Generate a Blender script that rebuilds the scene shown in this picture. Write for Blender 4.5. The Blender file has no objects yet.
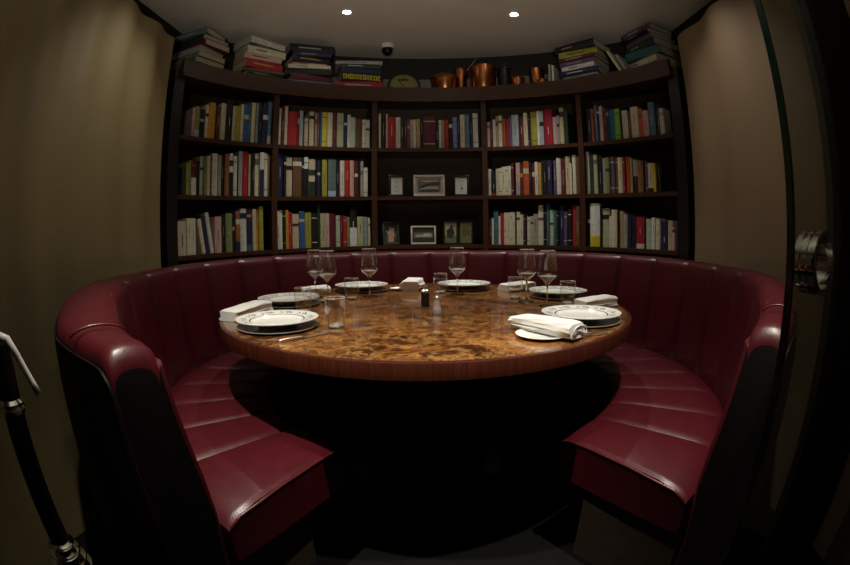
import bpy, bmesh, math, random
from mathutils import Vector, Matrix
random.seed(7)
PI = math.pi
R = math.radians
SC = bpy.context.scene
COL = SC.collection

# ---------------------------------------------------------------- camera, world, exposure
cam_data = bpy.data.cameras.new('camera')
cam_data.type = 'PANO'
cam_data.sensor_fit = 'HORIZONTAL'
cam_data.sensor_width = 36.0
cam_data.clip_start = 0.02
for holder in (cam_data, getattr(cam_data, 'cycles', None)):
    try:
        holder.panorama_type = 'FISHEYE_EQUISOLID'
        holder.fisheye_lens = 19.06
        holder.fisheye_fov = R(179)
    except Exception:
        pass
cam = bpy.data.objects.new('camera', cam_data)
COL.objects.link(cam)
cam.matrix_world = Matrix.Translation((0, 0, 1.06)) @ Matrix.Rotation(R(90 - 6.3), 4, 'X') @ Matrix.Rotation(R(-0.6), 4, 'Z')
SC.camera = cam

world = bpy.data.worlds.new('world')
SC.world = world
world.use_nodes = True
world.node_tree.nodes['Background'].inputs[0].default_value = (0.9, 0.8, 0.65, 1)
world.node_tree.nodes['Background'].inputs[1].default_value = 0.004
SC.view_settings.view_transform = 'Standard'
SC.view_settings.look = 'None'
SC.view_settings.gamma = 1
SC.view_settings.exposure = 0.0
SC.view_settings.use_curve_mapping = False
SC.cycles.max_bounces = 10
SC.cycles.transparent_max_bounces = 24
SC.cycles.caustics_reflective = False
SC.cycles.caustics_refractive = False
SC.cycles.sample_clamp_indirect = 4.0

CEIL = 2.50
TABLE = (0.0, 1.905)
# recessed ceiling spots: x, y, aim x, aim y, watts, cone degrees
SPOTS = [(-0.475, 2.58, -0.32, 2.28, 72, 88), (0.59, 2.62, 0.42, 2.30, 72, 88),
         (-0.50, 0.74, -0.33, 1.16, 175, 58), (0.58, 0.74, 0.44, 1.18, 160, 58)]
SIDE_FILL = [(-0.78, 1.66, -1), (0.88, 1.70, 1)]      # two added spots over the side benches, out of view, to brighten the walls
def add_spot(x, y, ax, ay, watts, cone, soft=0.022):
    ld = bpy.data.lights.new('spot_light', 'SPOT')
    ld.energy = watts
    ld.color = (1.0, 0.925, 0.80)
    ld.spot_size = R(cone)
    ld.spot_blend = 1.0
    ld.shadow_soft_size = soft
    lo = bpy.data.objects.new('spot_light', ld)
    COL.objects.link(lo)
    lo.location = (x, y, CEIL - 0.012)
    lo.rotation_euler = (Vector((ax, ay, 0)) - Vector((x, y, CEIL))).to_track_quat('-Z', 'Y').to_euler()
    return lo
for sx, sy, ax, ay, w, cone in SPOTS:
    add_spot(sx, sy, ax, ay, w, cone)
    if sy < 2:
        add_spot(sx, sy, sx, sy, 1.5, 150)      # wide spill of the same lamp
for sx, sy, sg in SIDE_FILL:
    ws = add_spot(sx, sy, sx, sy, 19 if sg < 0 else 15, 76)
    ws.rotation_euler = Vector((sg * 0.55, -0.10, -1.0)).to_track_quat('-Z', 'Y').to_euler()
# added fill spot behind the camera, aimed up to brighten the ceiling
ld = bpy.data.lights.new('added_ceiling_fill', 'SPOT')
ld.energy = 115
ld.color = (1.0, 0.94, 0.82)
ld.spot_size = R(74)
ld.spot_blend = 1.0
ld.shadow_soft_size = 0.12
lo = bpy.data.objects.new('added_ceiling_fill', ld)
COL.objects.link(lo)
lo.location = (0.0, -0.85, 0.95)
lo.rotation_euler = Vector((0, 0.77, 0.64)).to_track_quat('-Z', 'Y').to_euler()

# ---------------------------------------------------------------- helpers
def mat(name, base, rough=0.5, metal=0.0, spec=0.5, coat=0.0, coat_rough=0.1):
    m = bpy.data.materials.new(name)
    m.use_nodes = True
    b = m.node_tree.nodes['Principled BSDF']
    b.inputs['Base Color'].default_value = (*base, 1)
    b.inputs['Roughness'].default_value = rough
    b.inputs['Metallic'].default_value = metal
    b.inputs['Specular IOR Level'].default_value = spec
    b.inputs['Coat Weight'].default_value = coat
    b.inputs['Coat Roughness'].default_value = coat_rough
    return m

def nd(m, kind, **kw):
    n = m.node_tree.nodes.new(kind)
    for k, v in kw.items():
        if k in n.inputs.keys():
            n.inputs[k].default_value = v
        else:
            setattr(n, k, v)
    return n

def lk(m, a, ao, b, bi):
    m.node_tree.links.new(a.outputs[ao], b.inputs[bi])

def pb(m):
    return m.node_tree.nodes['Principled BSDF']

def ramp(m, stops):
    n = m.node_tree.nodes.new('ShaderNodeValToRGB')
    cr = n.color_ramp
    while len(cr.elements) < len(stops):
        cr.elements.new(0.5)
    for e, (p, c) in zip(cr.elements, stops):
        e.position = p
        e.color = (*c, 1)
    return n

def mapped(m, scale):
    tc = nd(m, 'ShaderNodeTexCoord')
    mp = nd(m, 'ShaderNodeMapping')
    mp.inputs['Scale'].default_value = scale
    lk(m, tc, 'Object', mp, 'Vector')
    return mp

def bump(m, src, out, strength, dist=0.01):
    b = nd(m, 'ShaderNodeBump', Strength=strength, Distance=dist)
    lk(m, src, out, b, 'Height')
    lk(m, b, 'Normal', pb(m), 'Normal')
    return b

def mesh_obj(name, verts, faces, m, parent=None, smooth=False, mats=None, fm=None):
    me = bpy.data.meshes.new(name)
    me.from_pydata([tuple(v) for v in verts], [], faces)
    for mm in (mats or [m]):
        me.materials.append(mm)
    if fm:
        me.polygons.foreach_set('material_index', fm)
    if smooth:
        me.polygons.foreach_set('use_smooth', [True] * len(me.polygons))
    me.update()
    o = bpy.data.objects.new(name, me)
    COL.objects.link(o)
    if parent:
        o.parent = parent
    return o

def bm_obj(name, bm, m, parent=None, smooth=False, bevel=0.0, seg=2, angle=40):
    if bevel:
        es = [e for e in bm.edges if len(e.link_faces) == 2 and e.calc_face_angle(0) > R(angle)]
        bmesh.ops.bevel(bm, geom=es, offset=bevel, segments=seg, affect='EDGES', profile=0.5)
    me = bpy.data.meshes.new(name)
    bmesh.ops.recalc_face_normals(bm, faces=bm.faces)
    bm.to_mesh(me)
    bm.free()
    me.materials.append(m)
    if smooth:
        me.polygons.foreach_set('use_smooth', [True] * len(me.polygons))
        try:
            me.set_sharp_from_angle(angle=R(38))
        except Exception:
            pass
    o = bpy.data.objects.new(name, me)
    COL.objects.link(o)
    if parent:
        o.parent = parent
    return o

def add_box(bm, c, s, rot=None):
    M = Matrix.Translation(c)
    if rot:
        M = M @ rot
    M = M @ Matrix.Diagonal((s[0], s[1], s[2], 1))
    bmesh.ops.create_cube(bm, size=1.0, matrix=M)

def box(name, c, s, m, parent=None, bevel=0.0, rot=None):
    bm = bmesh.new()
    add_box(bm, c, s, rot)
    return bm_obj(name, bm, m, parent, bevel=bevel, smooth=bevel > 0)

def lathe_data(prof, n=32, closed=False, off=(0, 0, 0)):
    vs, fs = [], []
    ring = []
    for (r, z) in prof:
        if r < 1e-6:
            ring.append([len(vs)])
            vs.append((off[0], off[1], z + off[2]))
        else:
            ring.append(list(range(len(vs), len(vs) + n)))
            for k in range(n):
                a = 2 * PI * k / n
                vs.append((off[0] + r * math.cos(a), off[1] + r * math.sin(a), z + off[2]))
    pairs = list(zip(ring, ring[1:]))
    if closed:
        pairs.append((ring[-1], ring[0]))
    for A, B in pairs:
        for k in range(n):
            k2 = (k + 1) % n
            a, b = A[k % len(A)], A[k2 % len(A)]
            c, d = B[k2 % len(B)], B[k % len(B)]
            q = []
            for i in (a, b, c, d):
                if i not in q:
                    q.append(i)
            if len(q) >= 3:
                fs.append(q)
    return vs, fs

def lathe(name, prof, m, parent=None, n=32, closed=False, off=(0, 0, 0), sharp=True):
    vs, fs = lathe_data(prof, n, closed, off)
    o = mesh_obj(name, vs, fs, m, parent, smooth=True)
    if sharp:
        try:
            o.data.set_sharp_from_angle(angle=R(40))
        except Exception:
            pass
    return o

def tube_data(pts, rad, n=8):
    vs, fs = [], []
    P = [Vector(p) for p in pts]
    rr = rad if isinstance(rad, (list, tuple)) else [rad] * len(P)
    up = Vector((0.013, 0.021, 1)).normalized()
    for i, p in enumerate(P):
        t = (P[min(i + 1, len(P) - 1)] - P[max(i - 1, 0)]).normalized()
        u = t.cross(up)
        if u.length < 0.05:
            u = t.cross(Vector((1, 0, 0)))
        u.normalize()
        v = t.cross(u)
        for k in range(n):
            a = 2 * PI * k / n
            vs.append(p + rr[i] * (math.cos(a) * u + math.sin(a) * v))
    for i in range(len(P) - 1):
        for k in range(n):
            k2 = (k + 1) % n
            fs.append([i * n + k, i * n + k2, (i + 1) * n + k2, (i + 1) * n + k])
    fs.append(list(range(n))[::-1])
    fs.append([(len(P) - 1) * n + k for k in range(n)])
    return vs, fs

def tube(name, pts, rad, m, parent=None, n=8):
    vs, fs = tube_data(pts, rad, n)
    return mesh_obj(name, vs, fs, m, parent, smooth=True)

def tag(o, label, cat, group=None):
    o['label'] = label
    o['category'] = cat
    if group:
        o['group'] = group
    return o

def empty(name, loc, label=None, cat=None, group=None, rz=0.0):
    o = bpy.data.objects.new(name, None)
    o.empty_display_size = 0.05
    COL.objects.link(o)
    o.location = loc
    o.rotation_euler = (0, 0, rz)
    if label:
        tag(o, label, cat, group)
    return o

def struct(o):
    o['kind'] = 'structure'
    return o

def arc_pt(c, r, a, z=0.0):
    """point on a circle round c: angle a in degrees, 0 = away from the doorway, + = to the right"""
    return Vector((c[0] + r * math.sin(R(a)), c[1] + r * math.cos(R(a)), z))

def arc_slab(name, c, r0, r1, a0, a1, z0, z1, m, parent=None, step=3.0, bevel=0.0):
    n = max(1, int(abs(a1 - a0) / step + 0.5))
    vs, fs = [], []
    for i in range(n + 1):
        a = a0 + (a1 - a0) * i / n
        for r, z in ((r0, z0), (r1, z0), (r1, z1), (r0, z1)):
            vs.append(arc_pt(c, r, a, z))
    for i in range(n):
        for k in range(4):
            k2 = (k + 1) % 4
            fs.append([i * 4 + k, i * 4 + k2, (i + 1) * 4 + k2, (i + 1) * 4 + k])
    fs.append([3, 2, 1, 0])
    fs.append([n * 4 + k for k in range(4)])
    bm = bmesh.new()
    bv = [bm.verts.new(v) for v in vs]
    for f in fs:
        bm.faces.new([bv[i] for i in f])
    return bm_obj(name, bm, m, parent, bevel=bevel, seg=2, smooth=bevel > 0)

# ---------------------------------------------------------------- materials
def make_leather(name, base, rough):
    m = mat(name, base, rough, spec=0.5)
    mp = mapped(m, (1, 1, 1))
    v = nd(m, 'ShaderNodeTexVoronoi', Scale=260.0)
    lk(m, mp, 'Vector', v, 'Vector')
    n = nd(m, 'ShaderNodeTexNoise', Scale=22.0, Detail=3.0)
    lk(m, mp, 'Vector', n, 'Vector')
    a = nd(m, 'ShaderNodeMath', operation='MULTIPLY_ADD')
    a.inputs[1].default_value = 3.0
    lk(m, n, 'Fac', a, 0)
    lk(m, v, 'Distance', a, 2)
    bump(m, a, 'Value', 0.10, 0.002)
    r = ramp(m, [(0.3, tuple(x * 0.85 for x in base)), (0.7, tuple(x * 1.12 for x in base))])
    lk(m, n, 'Fac', r, 'Fac')
    lk(m, r, 'Color', pb(m), 'Base Color')
    return m

def make_wood(name, dark, light, scale, rough=0.4, spec=0.4):
    m = mat(name, dark, rough, spec=spec)
    mp = mapped(m, scale)
    n = nd(m, 'ShaderNodeTexNoise', Scale=6.0, Detail=6.0, Roughness=0.65)
    lk(m, mp, 'Vector', n, 'Vector')
    r = ramp(m, [(0.3, dark), (0.72, light)])
    lk(m, n, 'Fac', r, 'Fac')
    lk(m, r, 'Color', pb(m), 'Base Color')
    bump(m, n, 'Fac', 0.05, 0.002)
    return m

M_LEATHER = make_leather('oxblood leather', (0.066, 0.0046, 0.0088), 0.37)
pb(M_LEATHER).inputs['Specular IOR Level'].default_value = 0.5
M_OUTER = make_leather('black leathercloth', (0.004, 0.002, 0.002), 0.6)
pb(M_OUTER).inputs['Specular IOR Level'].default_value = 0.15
M_PIPING = make_leather('leather piping', (0.09, 0.010, 0.014), 0.3)
M_CASE = make_wood('dark mahogany', (0.022, 0.0085, 0.0045), (0.05, 0.02, 0.01), (1, 1, 9), 0.38)
M_CASE_EDGE = make_wood('mahogany shelf', (0.03, 0.0115, 0.006), (0.07, 0.028, 0.014), (2, 2, 20), 0.36)
M_BACK = make_wood('bookcase back board', (0.055, 0.034, 0.017), (0.085, 0.052, 0.026), (6, 6, 0.8), 0.5)
M_PLINTH = make_wood('brown plinth board', (0.03, 0.021, 0.014), (0.055, 0.04, 0.026), (3, 3, 14), 0.45)
M_RIM = make_wood('mahogany table edge', (0.035, 0.008, 0.004), (0.075, 0.018, 0.009), (26, 26, 1.2), 0.25)
M_PEDESTAL = make_wood('near-black stained wood and shade', (0.006, 0.004, 0.003), (0.012, 0.008, 0.006), (8, 8, 1), 0.35)
M_TRIM = make_wood('black-brown trim', (0.006, 0.004, 0.003), (0.014, 0.009, 0.006), (2, 2, 6), 0.5)

def make_burl():
    m = mat('burl walnut veneer', (0.2, 0.08, 0.02), 0.2, spec=0.5, coat=0.6, coat_rough=0.06)
    mp = mapped(m, (1, 1, 1))
    warp = nd(m, 'ShaderNodeTexNoise', Scale=5.0, Detail=4.0)
    lk(m, mp, 'Vector', warp, 'Vector')
    mix = nd(m, 'ShaderNodeVectorMath', operation='MULTIPLY_ADD')
    mix.inputs[1].default_value = (0.35, 0.35, 0.35)
    lk(m, warp, 'Color', mix, 0)
    lk(m, mp, 'Vector', mix, 2)
    # speckled red-brown ground
    n2 = nd(m, 'ShaderNodeTexNoise', Scale=30.0, Detail=8.0, Roughness=0.75, Distortion=0.8)
    lk(m, mix, 'Vector', n2, 'Vector')
    n1 = nd(m, 'ShaderNodeTexNoise', Scale=5.0, Detail=6.0, Roughness=0.6, Distortion=1.2)
    lk(m, mix, 'Vector', n1, 'Vector')
    s = nd(m, 'ShaderNodeMath', operation='MULTIPLY')
    s.inputs[1].default_value = 0.5
    lk(m, n1, 'Fac', s, 0)
    add = nd(m, 'ShaderNodeMath', operation='MULTIPLY_ADD')
    add.inputs[1].default_value = 0.6
    lk(m, n2, 'Fac', add, 0)
    lk(m, s, 'Value', add, 2)
    r = ramp(m, [(0.45, (0.026, 0.007, 0.003)), (0.55, (0.13, 0.042, 0.010)), (0.63, (0.29, 0.108, 0.024)), (0.72, (0.50, 0.23, 0.06))])
    lk(m, add, 'Value', r, 'Fac')
    # thin golden veins: ridges of a warped noise
    n3 = nd(m, 'ShaderNodeTexNoise', Scale=6.5, Detail=7.0, Roughness=0.55, Distortion=2.2)
    lk(m, mix, 'Vector', n3, 'Vector')
    d = nd(m, 'ShaderNodeMath', operation='SUBTRACT')
    d.inputs[1].default_value = 0.5
    lk(m, n3, 'Fac', d, 0)
    ab = nd(m, 'ShaderNodeMath', operation='ABSOLUTE')
    lk(m, d, 'Value', ab, 0)
    vr = nd(m, 'ShaderNodeMapRange')
    vr.inputs['From Min'].default_value = 0.045
    vr.inputs['From Max'].default_value = 0.0
    vr.inputs['To Min'].default_value = 0.0
    vr.inputs['To Max'].default_value = 0.42
    lk(m, ab, 'Value', vr, 'Value')
    mc = nd(m, 'ShaderNodeMix', data_type='RGBA')
    mc.inputs[7].default_value = (0.60, 0.33, 0.095, 1)
    lk(m, vr, 'Result', mc, 0)
    m.node_tree.links.new(r.outputs['Color'], mc.inputs[6])
    m.node_tree.links.new(mc.outputs[2], pb(m).inputs['Base Color'])
    return m
M_BURL = make_burl()

def make_wallpaper(name, base):
    m = mat(name, base, 0.55, spec=0.35)
    mp = mapped(m, (1, 1, 1))
    w = nd(m, 'ShaderNodeTexWave', Scale=42.0, Distortion=0.6)
    w.bands_direction = 'Z'
    w.inputs['Detail'].default_value = 2.0
    lk(m, mp, 'Vector', w, 'Vector')
    r = ramp(m, [(0.2, tuple(x * 0.8 for x in base)), (0.8, base)])
    lk(m, w, 'Fac', r, 'Fac')
    lk(m, r, 'Color', pb(m), 'Base Color')
    bump(m, w, 'Fac', 0.25, 0.003)
    return m
M_WALL_L = make_wallpaper('ribbed textile left', (0.26, 0.205, 0.10))
M_WALL_R = make_wallpaper('ribbed textile right', (0.27, 0.19, 0.115))
def make_plaster():
    m = mat('ceiling paint', (0.72, 0.67, 0.58), 0.42, spec=0.4)
    mp = mapped(m, (1, 1, 1))
    n = nd(m, 'ShaderNodeTexNoise', Scale=3.0, Detail=4.0)
    lk(m, mp, 'Vector', n, 'Vector')
    r = ramp(m, [(0.3, (0.69, 0.64, 0.55)), (0.7, (0.75, 0.70, 0.61))])
    lk(m, n, 'Fac', r, 'Fac')
    lk(m, r, 'Color', pb(m), 'Base Color')
    return m
M_CEIL = make_plaster()
M_DARKWALL = mat('dark wall paint', (0.012, 0.009, 0.008), 0.7)
M_GREYWALL = mat('grey beige wall strip', (0.2, 0.175, 0.14), 0.6)
M_FLOOR = make_wood('dark floor', (0.004, 0.004, 0.0035), (0.008, 0.0075, 0.0065), (3, 14, 1), 0.8, 0.08)
M_CHINA = mat('white china', (0.78, 0.79, 0.75), 0.12, spec=0.5)
M_CHINA_RING = mat('dark green ring glaze', (0.03, 0.045, 0.035), 0.2)
M_CHINA_MOTIF = mat('grey blue flower glaze', (0.16, 0.19, 0.19), 0.25)
M_CHARGER = mat('grey stoneware', (0.22, 0.21, 0.19), 0.3)
M_LINEN = mat('white linen', (0.74, 0.74, 0.71), 0.8, spec=0.2)
nn = nd(M_LINEN, 'ShaderNodeTexNoise', Scale=60.0, Detail=3.0)
bump(M_LINEN, nn, 'Fac', 0.15, 0.002)
M_CHROME = mat('chrome', (0.75, 0.75, 0.74), 0.08, metal=1.0)
M_STEEL = mat('polished cutlery steel', (0.72, 0.68, 0.60), 0.34, metal=1.0)
M_COPPER = mat('copper', (0.52, 0.19, 0.065), 0.26, metal=1.0)
M_TIN = mat('tinned metal', (0.45, 0.42, 0.38), 0.3, metal=1.0)
M_IRON = mat('dark iron', (0.03, 0.03, 0.03), 0.35, metal=0.6)
M_BLACK = mat('black lacquer', (0.004, 0.004, 0.004), 0.3)
M_WHITEPLASTIC = mat('white plastic', (0.7, 0.68, 0.66), 0.35)
M_PAGE = mat('book pages', (0.42, 0.36, 0.26), 0.85, spec=0.1)
M_PAPER = mat('white paper', (0.62, 0.63, 0.62), 0.7, spec=0.2)
M_INK = mat('grey ink', (0.22, 0.22, 0.22), 0.7)
M_SILVER = mat('pale silver frame', (0.62, 0.58, 0.47), 0.35, metal=0.35)
M_PEPPER = mat('dark peppercorns', (0.02, 0.013, 0.01), 0.5)
M_SALT = mat('white salt', (0.65, 0.63, 0.58), 0.6)

def make_thin_glass(name, tint, edge=0.12):
    m = bpy.data.materials.new(name)
    m.use_nodes = True
    nt = m.node_tree
    for n in list(nt.nodes):
        nt.nodes.remove(n)
    out = nt.nodes.new('ShaderNodeOutputMaterial')
    tr = nt.nodes.new('ShaderNodeBsdfTransparent')
    tr.inputs[0].default_value = (*tint, 1)
    gl = nt.nodes.new('ShaderNodeBsdfGlossy')
    gl.inputs['Roughness'].default_value = 0.02
    gl.inputs['Color'].default_value = (1, 1, 1, 1)
    lw = nt.nodes.new('ShaderNodeLayerWeight')
    lw.inputs['Blend'].default_value = 0.5
    pw = nt.nodes.new('ShaderNodeMath')
    pw.operation = 'POWER'
    pw.inputs[1].default_value = 3.0
    nt.links.new(lw.outputs['Facing'], pw.inputs[0])
    fr = nt.nodes.new('ShaderNodeMath')
    fr.operation = 'MULTIPLY_ADD'
    fr.inputs[1].default_value = 0.9
    fr.inputs[2].default_value = edge
    nt.links.new(pw.outputs[0], fr.inputs[0])
    mx = nt.nodes.new('ShaderNodeMixShader')
    nt.links.new(fr.outputs[0], mx.inputs[0])
    nt.links.new(tr.outputs[0], mx.inputs[1])
    nt.links.new(gl.outputs[0], mx.inputs[2])
    nt.links.new(mx.outputs[0], out.inputs[0])
    return m
M_THIN = make_thin_glass('thin clear glass', (0.97, 0.98, 0.97))
M_PANE = make_thin_glass('door glass', (0.86, 0.90, 0.86))
M_GLASSEDGE = mat('dark green glass edge', (0.006, 0.02, 0.015), 0.12, spec=0.7)
M_GLASS = mat('solid clear glass', (1, 1, 1), 0.0)
pb(M_GLASS).inputs['Transmission Weight'].default_value = 1.0
pb(M_GLASS).inputs['IOR'].default_value = 1.5

M_GLINTGLASS = mat('whitened glint glass', (1, 1, 1), 0.12)
pb(M_GLINTGLASS).inputs['Transmission Weight'].default_value = 0.62  # the white left in the glass imitates bright refraction and rim glints
pb(M_GLINTGLASS).inputs['IOR'].default_value = 1.5

def emit(name, col, s):
    m = mat(name, col, 0.5)
    pb(m).inputs['Emission Color'].default_value = (*col, 1)
    pb(m).inputs['Emission Strength'].default_value = s
    return m
M_LAMP = emit('lit lamp', (1.0, 0.93, 0.8), 60.0)

# ---------------------------------------------------------------- room shell
BC = (0.05, 1.62)          # centre of the curved bookcase
SCN = (0.06, 1.85)         # centre of the curved banquette
struct(box('floor', (0, 1.4, -0.05), (5.2, 5.2, 0.1), M_FLOOR))
struct(box('ceiling', (0, 1.4, CEIL + 0.05), (5.2, 5.2, 0.1), M_CEIL))

def pleated_wall(name, p0, p1, z0, z1, m, inward, amp, wave, phase, thick=0.09):
    p0, p1 = Vector((*p0, 0)), Vector((*p1, 0))
    d = p1 - p0
    L = d.length
    d.normalize()
    nrm = Vector((-d.y, d.x, 0)) * inward
    n = int(L / 0.02)
    vs, fs = [], []
    for i in range(n + 1):
        s = L * i / n
        off = amp * (math.sin(2 * PI * s / wave + phase) + 0.45 * math.sin(2 * PI * s / (wave * 1.73) + 1.3))
        a = p0 + d * s + nrm * off
        b = p0 + d * s - nrm * thick
        vs += [a + Vector((0, 0, z0)), a + Vector((0, 0, z1)), b + Vector((0, 0, z1)), b + Vector((0, 0, z0))]
    for i in range(n):
        for k in range(4):
            k2 = (k + 1) % 4
            fs.append([i * 4 + k, i * 4 + k2, i * 4 + 4 + k2, i * 4 + 4 + k])
    fs.append([3, 2, 1, 0])
    fs.append([n * 4 + k for k in range(4)])
    bm = bmesh.new()
    bv = [bm.verts.new(v) for v in vs]
    for f in fs:
        bm.faces.new([bv[i] for i in f])
    return bm_obj(name, bm, m, smooth=True)

def wl(y): return (-1.262 - 0.071 * y, y)
def wr(y): return (1.320 + 0.071 * y, y)
struct(pleated_wall('wall_left', wl(-0.9), wl(2.075), 0, 2.24, M_WALL_L, -1, 0.012, 0.27, 0.4, 0.06))
struct(pleated_wall('wall_right', wr(-0.9), wr(2.105), 0, 2.235, M_WALL_R, 1, 0.012, 0.36, 1.0, 0.06))
for nm, x in (('trim_1', -1.66), ('trim_2', 1.74)):
    struct(box(nm, (x, 0.95, CEIL / 2), (0.06, 3.7, CEIL), M_TRIM))
struct(arc_slab('wall_back', BC, 1.86, 1.95, -62, 62, 0, CEIL, M_DARKWALL))
struct(arc_slab('trim_3', BC, 1.835, 1.858, -40, 40, 2.04, 2.30, M_GREYWALL))

# glass door leaf on the right, with its post
door = empty('door_1', (0.631, 0.570, 0), rz=math.atan2(0.25, 0.97))
struct(door)
box('glass_pane', (0.277, 0, 1.19), (0.546, 0.010, 2.38), M_PANE, door)
box('pane_edge', (0.002, 0, 1.19), (0.009, 0.0150, 2.38), M_GLASSEDGE, door)
hb = []
hd = empty('handle_axis', (0, 0, 0))
bpy.data.objects.remove(hd)
def ring_profile():
    ro, ri, h = 0.062, 0.050, 0.027
    return [(ri, -h), (ro - 0.002, -h), (ro, -h + 0.002), (ro, -0.012), (ro - 0.004, -0.010), (ro - 0.004, -0.006),
            (ro, -0.004), (ro, 0.004), (ro - 0.004, 0.006), (ro - 0.004, 0.010), (ro, 0.012), (ro, h - 0.002), (ro - 0.002, h), (ri, h)]
handle = lathe('door_handle', ring_profile(), M_CHROME, door, n=64, closed=True)
handle.location = (0.126, 0, 1.024)
handle.rotation_euler = (R(90), 0, 0)
handle['label'] = 'round chrome ring pull'
bm = bmesh.new()
add_box(bm, (0.262 + 0.23, 0.005, 1.2), (0.46, 0.05, 2.4))
post = bm_obj('trim_4', bm, M_TRIM, bevel=0.006)
post.location = (0.631, 0.570, 0)
post.rotation_euler = (0, 0, math.atan2(0.25, 0.97))
struct(post)

# ---------------------------------------------------------------- bookcase
bk = empty('bookcase', (BC[0], BC[1] + 1.5, 0), 'tall dark mahogany bookcase curved round the back of the banquette', 'bookcase')
def bpart(name, *a, **k):
    o = arc_slab(name, *a, **k)
    o.parent = bk
    o.matrix_parent_inverse = Matrix.Translation(bk.location).inverted()
    return o
RF, RB = 1.50, 1.80
bpart('back_panel', BC, RB, RB + 0.02, -71.6, 69.5, 0.0, 2.03, M_BACK)
for a0, a1 in ((-71.6, -68.6), (66.4, 69.5)):
    bpart('side_panel', BC, RF - 0.005, RB, a0, a1, 0.0, 2.03, M_PEDESTAL, bevel=0.003)  # near-black finish paints in the shadow on the end panels
DIV = [(-42.5, -41.0), (-15.7, -14.3), (13.6, 15.0), (39.6, 41.0)]
for a0, a1 in DIV:
    bpart('divider', BC, RF, RB, a0, a1, 0.90, 2.0, M_CASE_EDGE, bevel=0.003)
edges = [-68.6] + [v for d in DIV for v in d] + [66.4]
BAYS = [(edges[i], edges[i + 1]) for i in range(0, 10, 2)]
SHELF_Z = {'top': 1.66, 'middle': 1.318, 'bottom': 0.978}
for z in SHELF_Z.values():
    for a0, a1 in BAYS:
        bpart('shelf', BC, RF + 0.003, RB, a0 + 0.02, a1 - 0.02, z - 0.026, z, M_CASE_EDGE, bevel=0.002)
bpart('kick_panel', BC, RF + 0.01, RF + 0.03, -68.6, 66.4, 0.0, 0.90, M_CASE)
bpart('top_board', BC, RF - 0.002, RB + 0.03, -71.6, 69.5, 2.03, 2.06, M_CASE)
bpart('cornice', BC, RF - 0.03, RF - 0.003, -70.2, 68.0, 2.012, 2.107, M_CASE_EDGE, bevel=0.006)
bpart('cornice_moulding', BC, RF - 0.042, RF - 0.004, -70.3, 68.1, 1.996, 2.011, M_CASE_EDGE, bevel=0.004)

# ---------------------------------------------------------------- banquette
E_L, E_R = 154.5, 150.5
CH = 12.6
SEAM0 = -1.5
def seams():
    s = []
    k = SEAM0
    while k - CH > -E_L + 8:
        k -= CH
    while k < E_R - 8:
        s.append(k)
        k += CH
    return [-E_L] + s + [E_R]
SEAMS = seams()
def stations(sub=10):
    st = []
    for a, b in zip(SEAMS, SEAMS[1:]):
        for i in range(sub):
            u = i / sub
            st.append((a + (b - a) * (0.5 - 0.5 * math.cos(PI * u)) * 0.6 + (b - a) * u * 0.4, u))
    st.append((SEAMS[-1], 0.0))
    for dd in (0.12, 0.3, 0.6, 1.0, 1.5, 2.1, 2.8):
        st.append((SEAMS[0] + dd, 0.1))
        st.append((SEAMS[-1] - dd, 0.9))
    st.sort()
    return st
def puff(u):
    return max(0.0, math.sin(PI * u)) ** 0.42
def sstep(x):
    x = min(1, max(0, x))
    return x * x * (3 - 2 * x)
def r_in(a):
    t = abs(a)
    return 1.170 + 0.065 * sstep(t / 80) + 0.030 * sstep((t - 95) / 50)
def r_out(a):
    t = abs(a)
    extra = 0.095 if a < 0 else 0.02
    return r_in(a) + 0.085 + extra * sstep((t - 90) / 42) * (1 - 0.75 * sstep((t - 136) / 16))
def z_back(a):
    t = abs(a)
    return 0.943 - 0.075 * sstep((t - 118) / 33)
def loft(name, sections, m, parent, closed_section=True):
    n = len(sections[0])
    vs = [p for s in sections for p in s]
    fs = []
    for i in range(len(sections) - 1):
        for k in range(n):
            k2 = (k + 1) % n
            fs.append([i * n + k, i * n + k2, (i + 1) * n + k2, (i + 1) * n + k])
    fs.append(list(range(n))[::-1])
    fs.append([(len(sections) - 1) * n + k for k in range(n)])
    bm = bmesh.new()
    bv = [bm.verts.new(v) for v in vs]
    for f in fs:
        try:
            bm.faces.new([bv[i] for i in f])
        except ValueError:
            pass
    return bm_obj(name, bm, m, parent, smooth=True)

sofa = empty('banquette', (SCN[0], SCN[1], 0), 'oxblood leather horseshoe banquette with channelled back curving round the table', 'banquette')
def own(o):
    o.parent = sofa
    o.matrix_parent_inverse = Matrix.Translation(sofa.location).inverted()
    return o

# seat: closed section in (radius, height, puff weight up, puff weight inward)
SEAT = [(1.20, 0.30, 0, 0), (1.20, 0.425, 0, 0), (1.17, 0.442, 0.6, 0), (1.10, 0.450, 1, 0), (1.02, 0.453, 1, 0), (0.93, 0.455, 1, 0),
        (0.84, 0.456, 1, 0), (0.775, 0.454, 0.9, 0.0), (0.745, 0.450, 0.5, 0.2), (0.736, 0.445, 0.2, 0.5), (0.732, 0.435, 0.1, 0.8), (0.731, 0.375, 0, 1), (0.736, 0.305, 0, 0.3), (0.76, 0.30, 0, 0)]
secs = []
ends = [(0.0, 0.040), (0.10, 0.026), (0.25, 0.014), (0.5, 0.005), (0.75, 0.001)]   # rounded end of the pad
def seat_section(a, u, drop):
    out = []
    for r, z, pz, pr in SEAT:
        q = puff(u)
        zz = z + 0.014 * pz * q - (drop if z > 0.36 else 0)
        rr = r - 0.008 * pr * q
        out.append(arc_pt(SCN, rr, a, zz))
    return out
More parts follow.
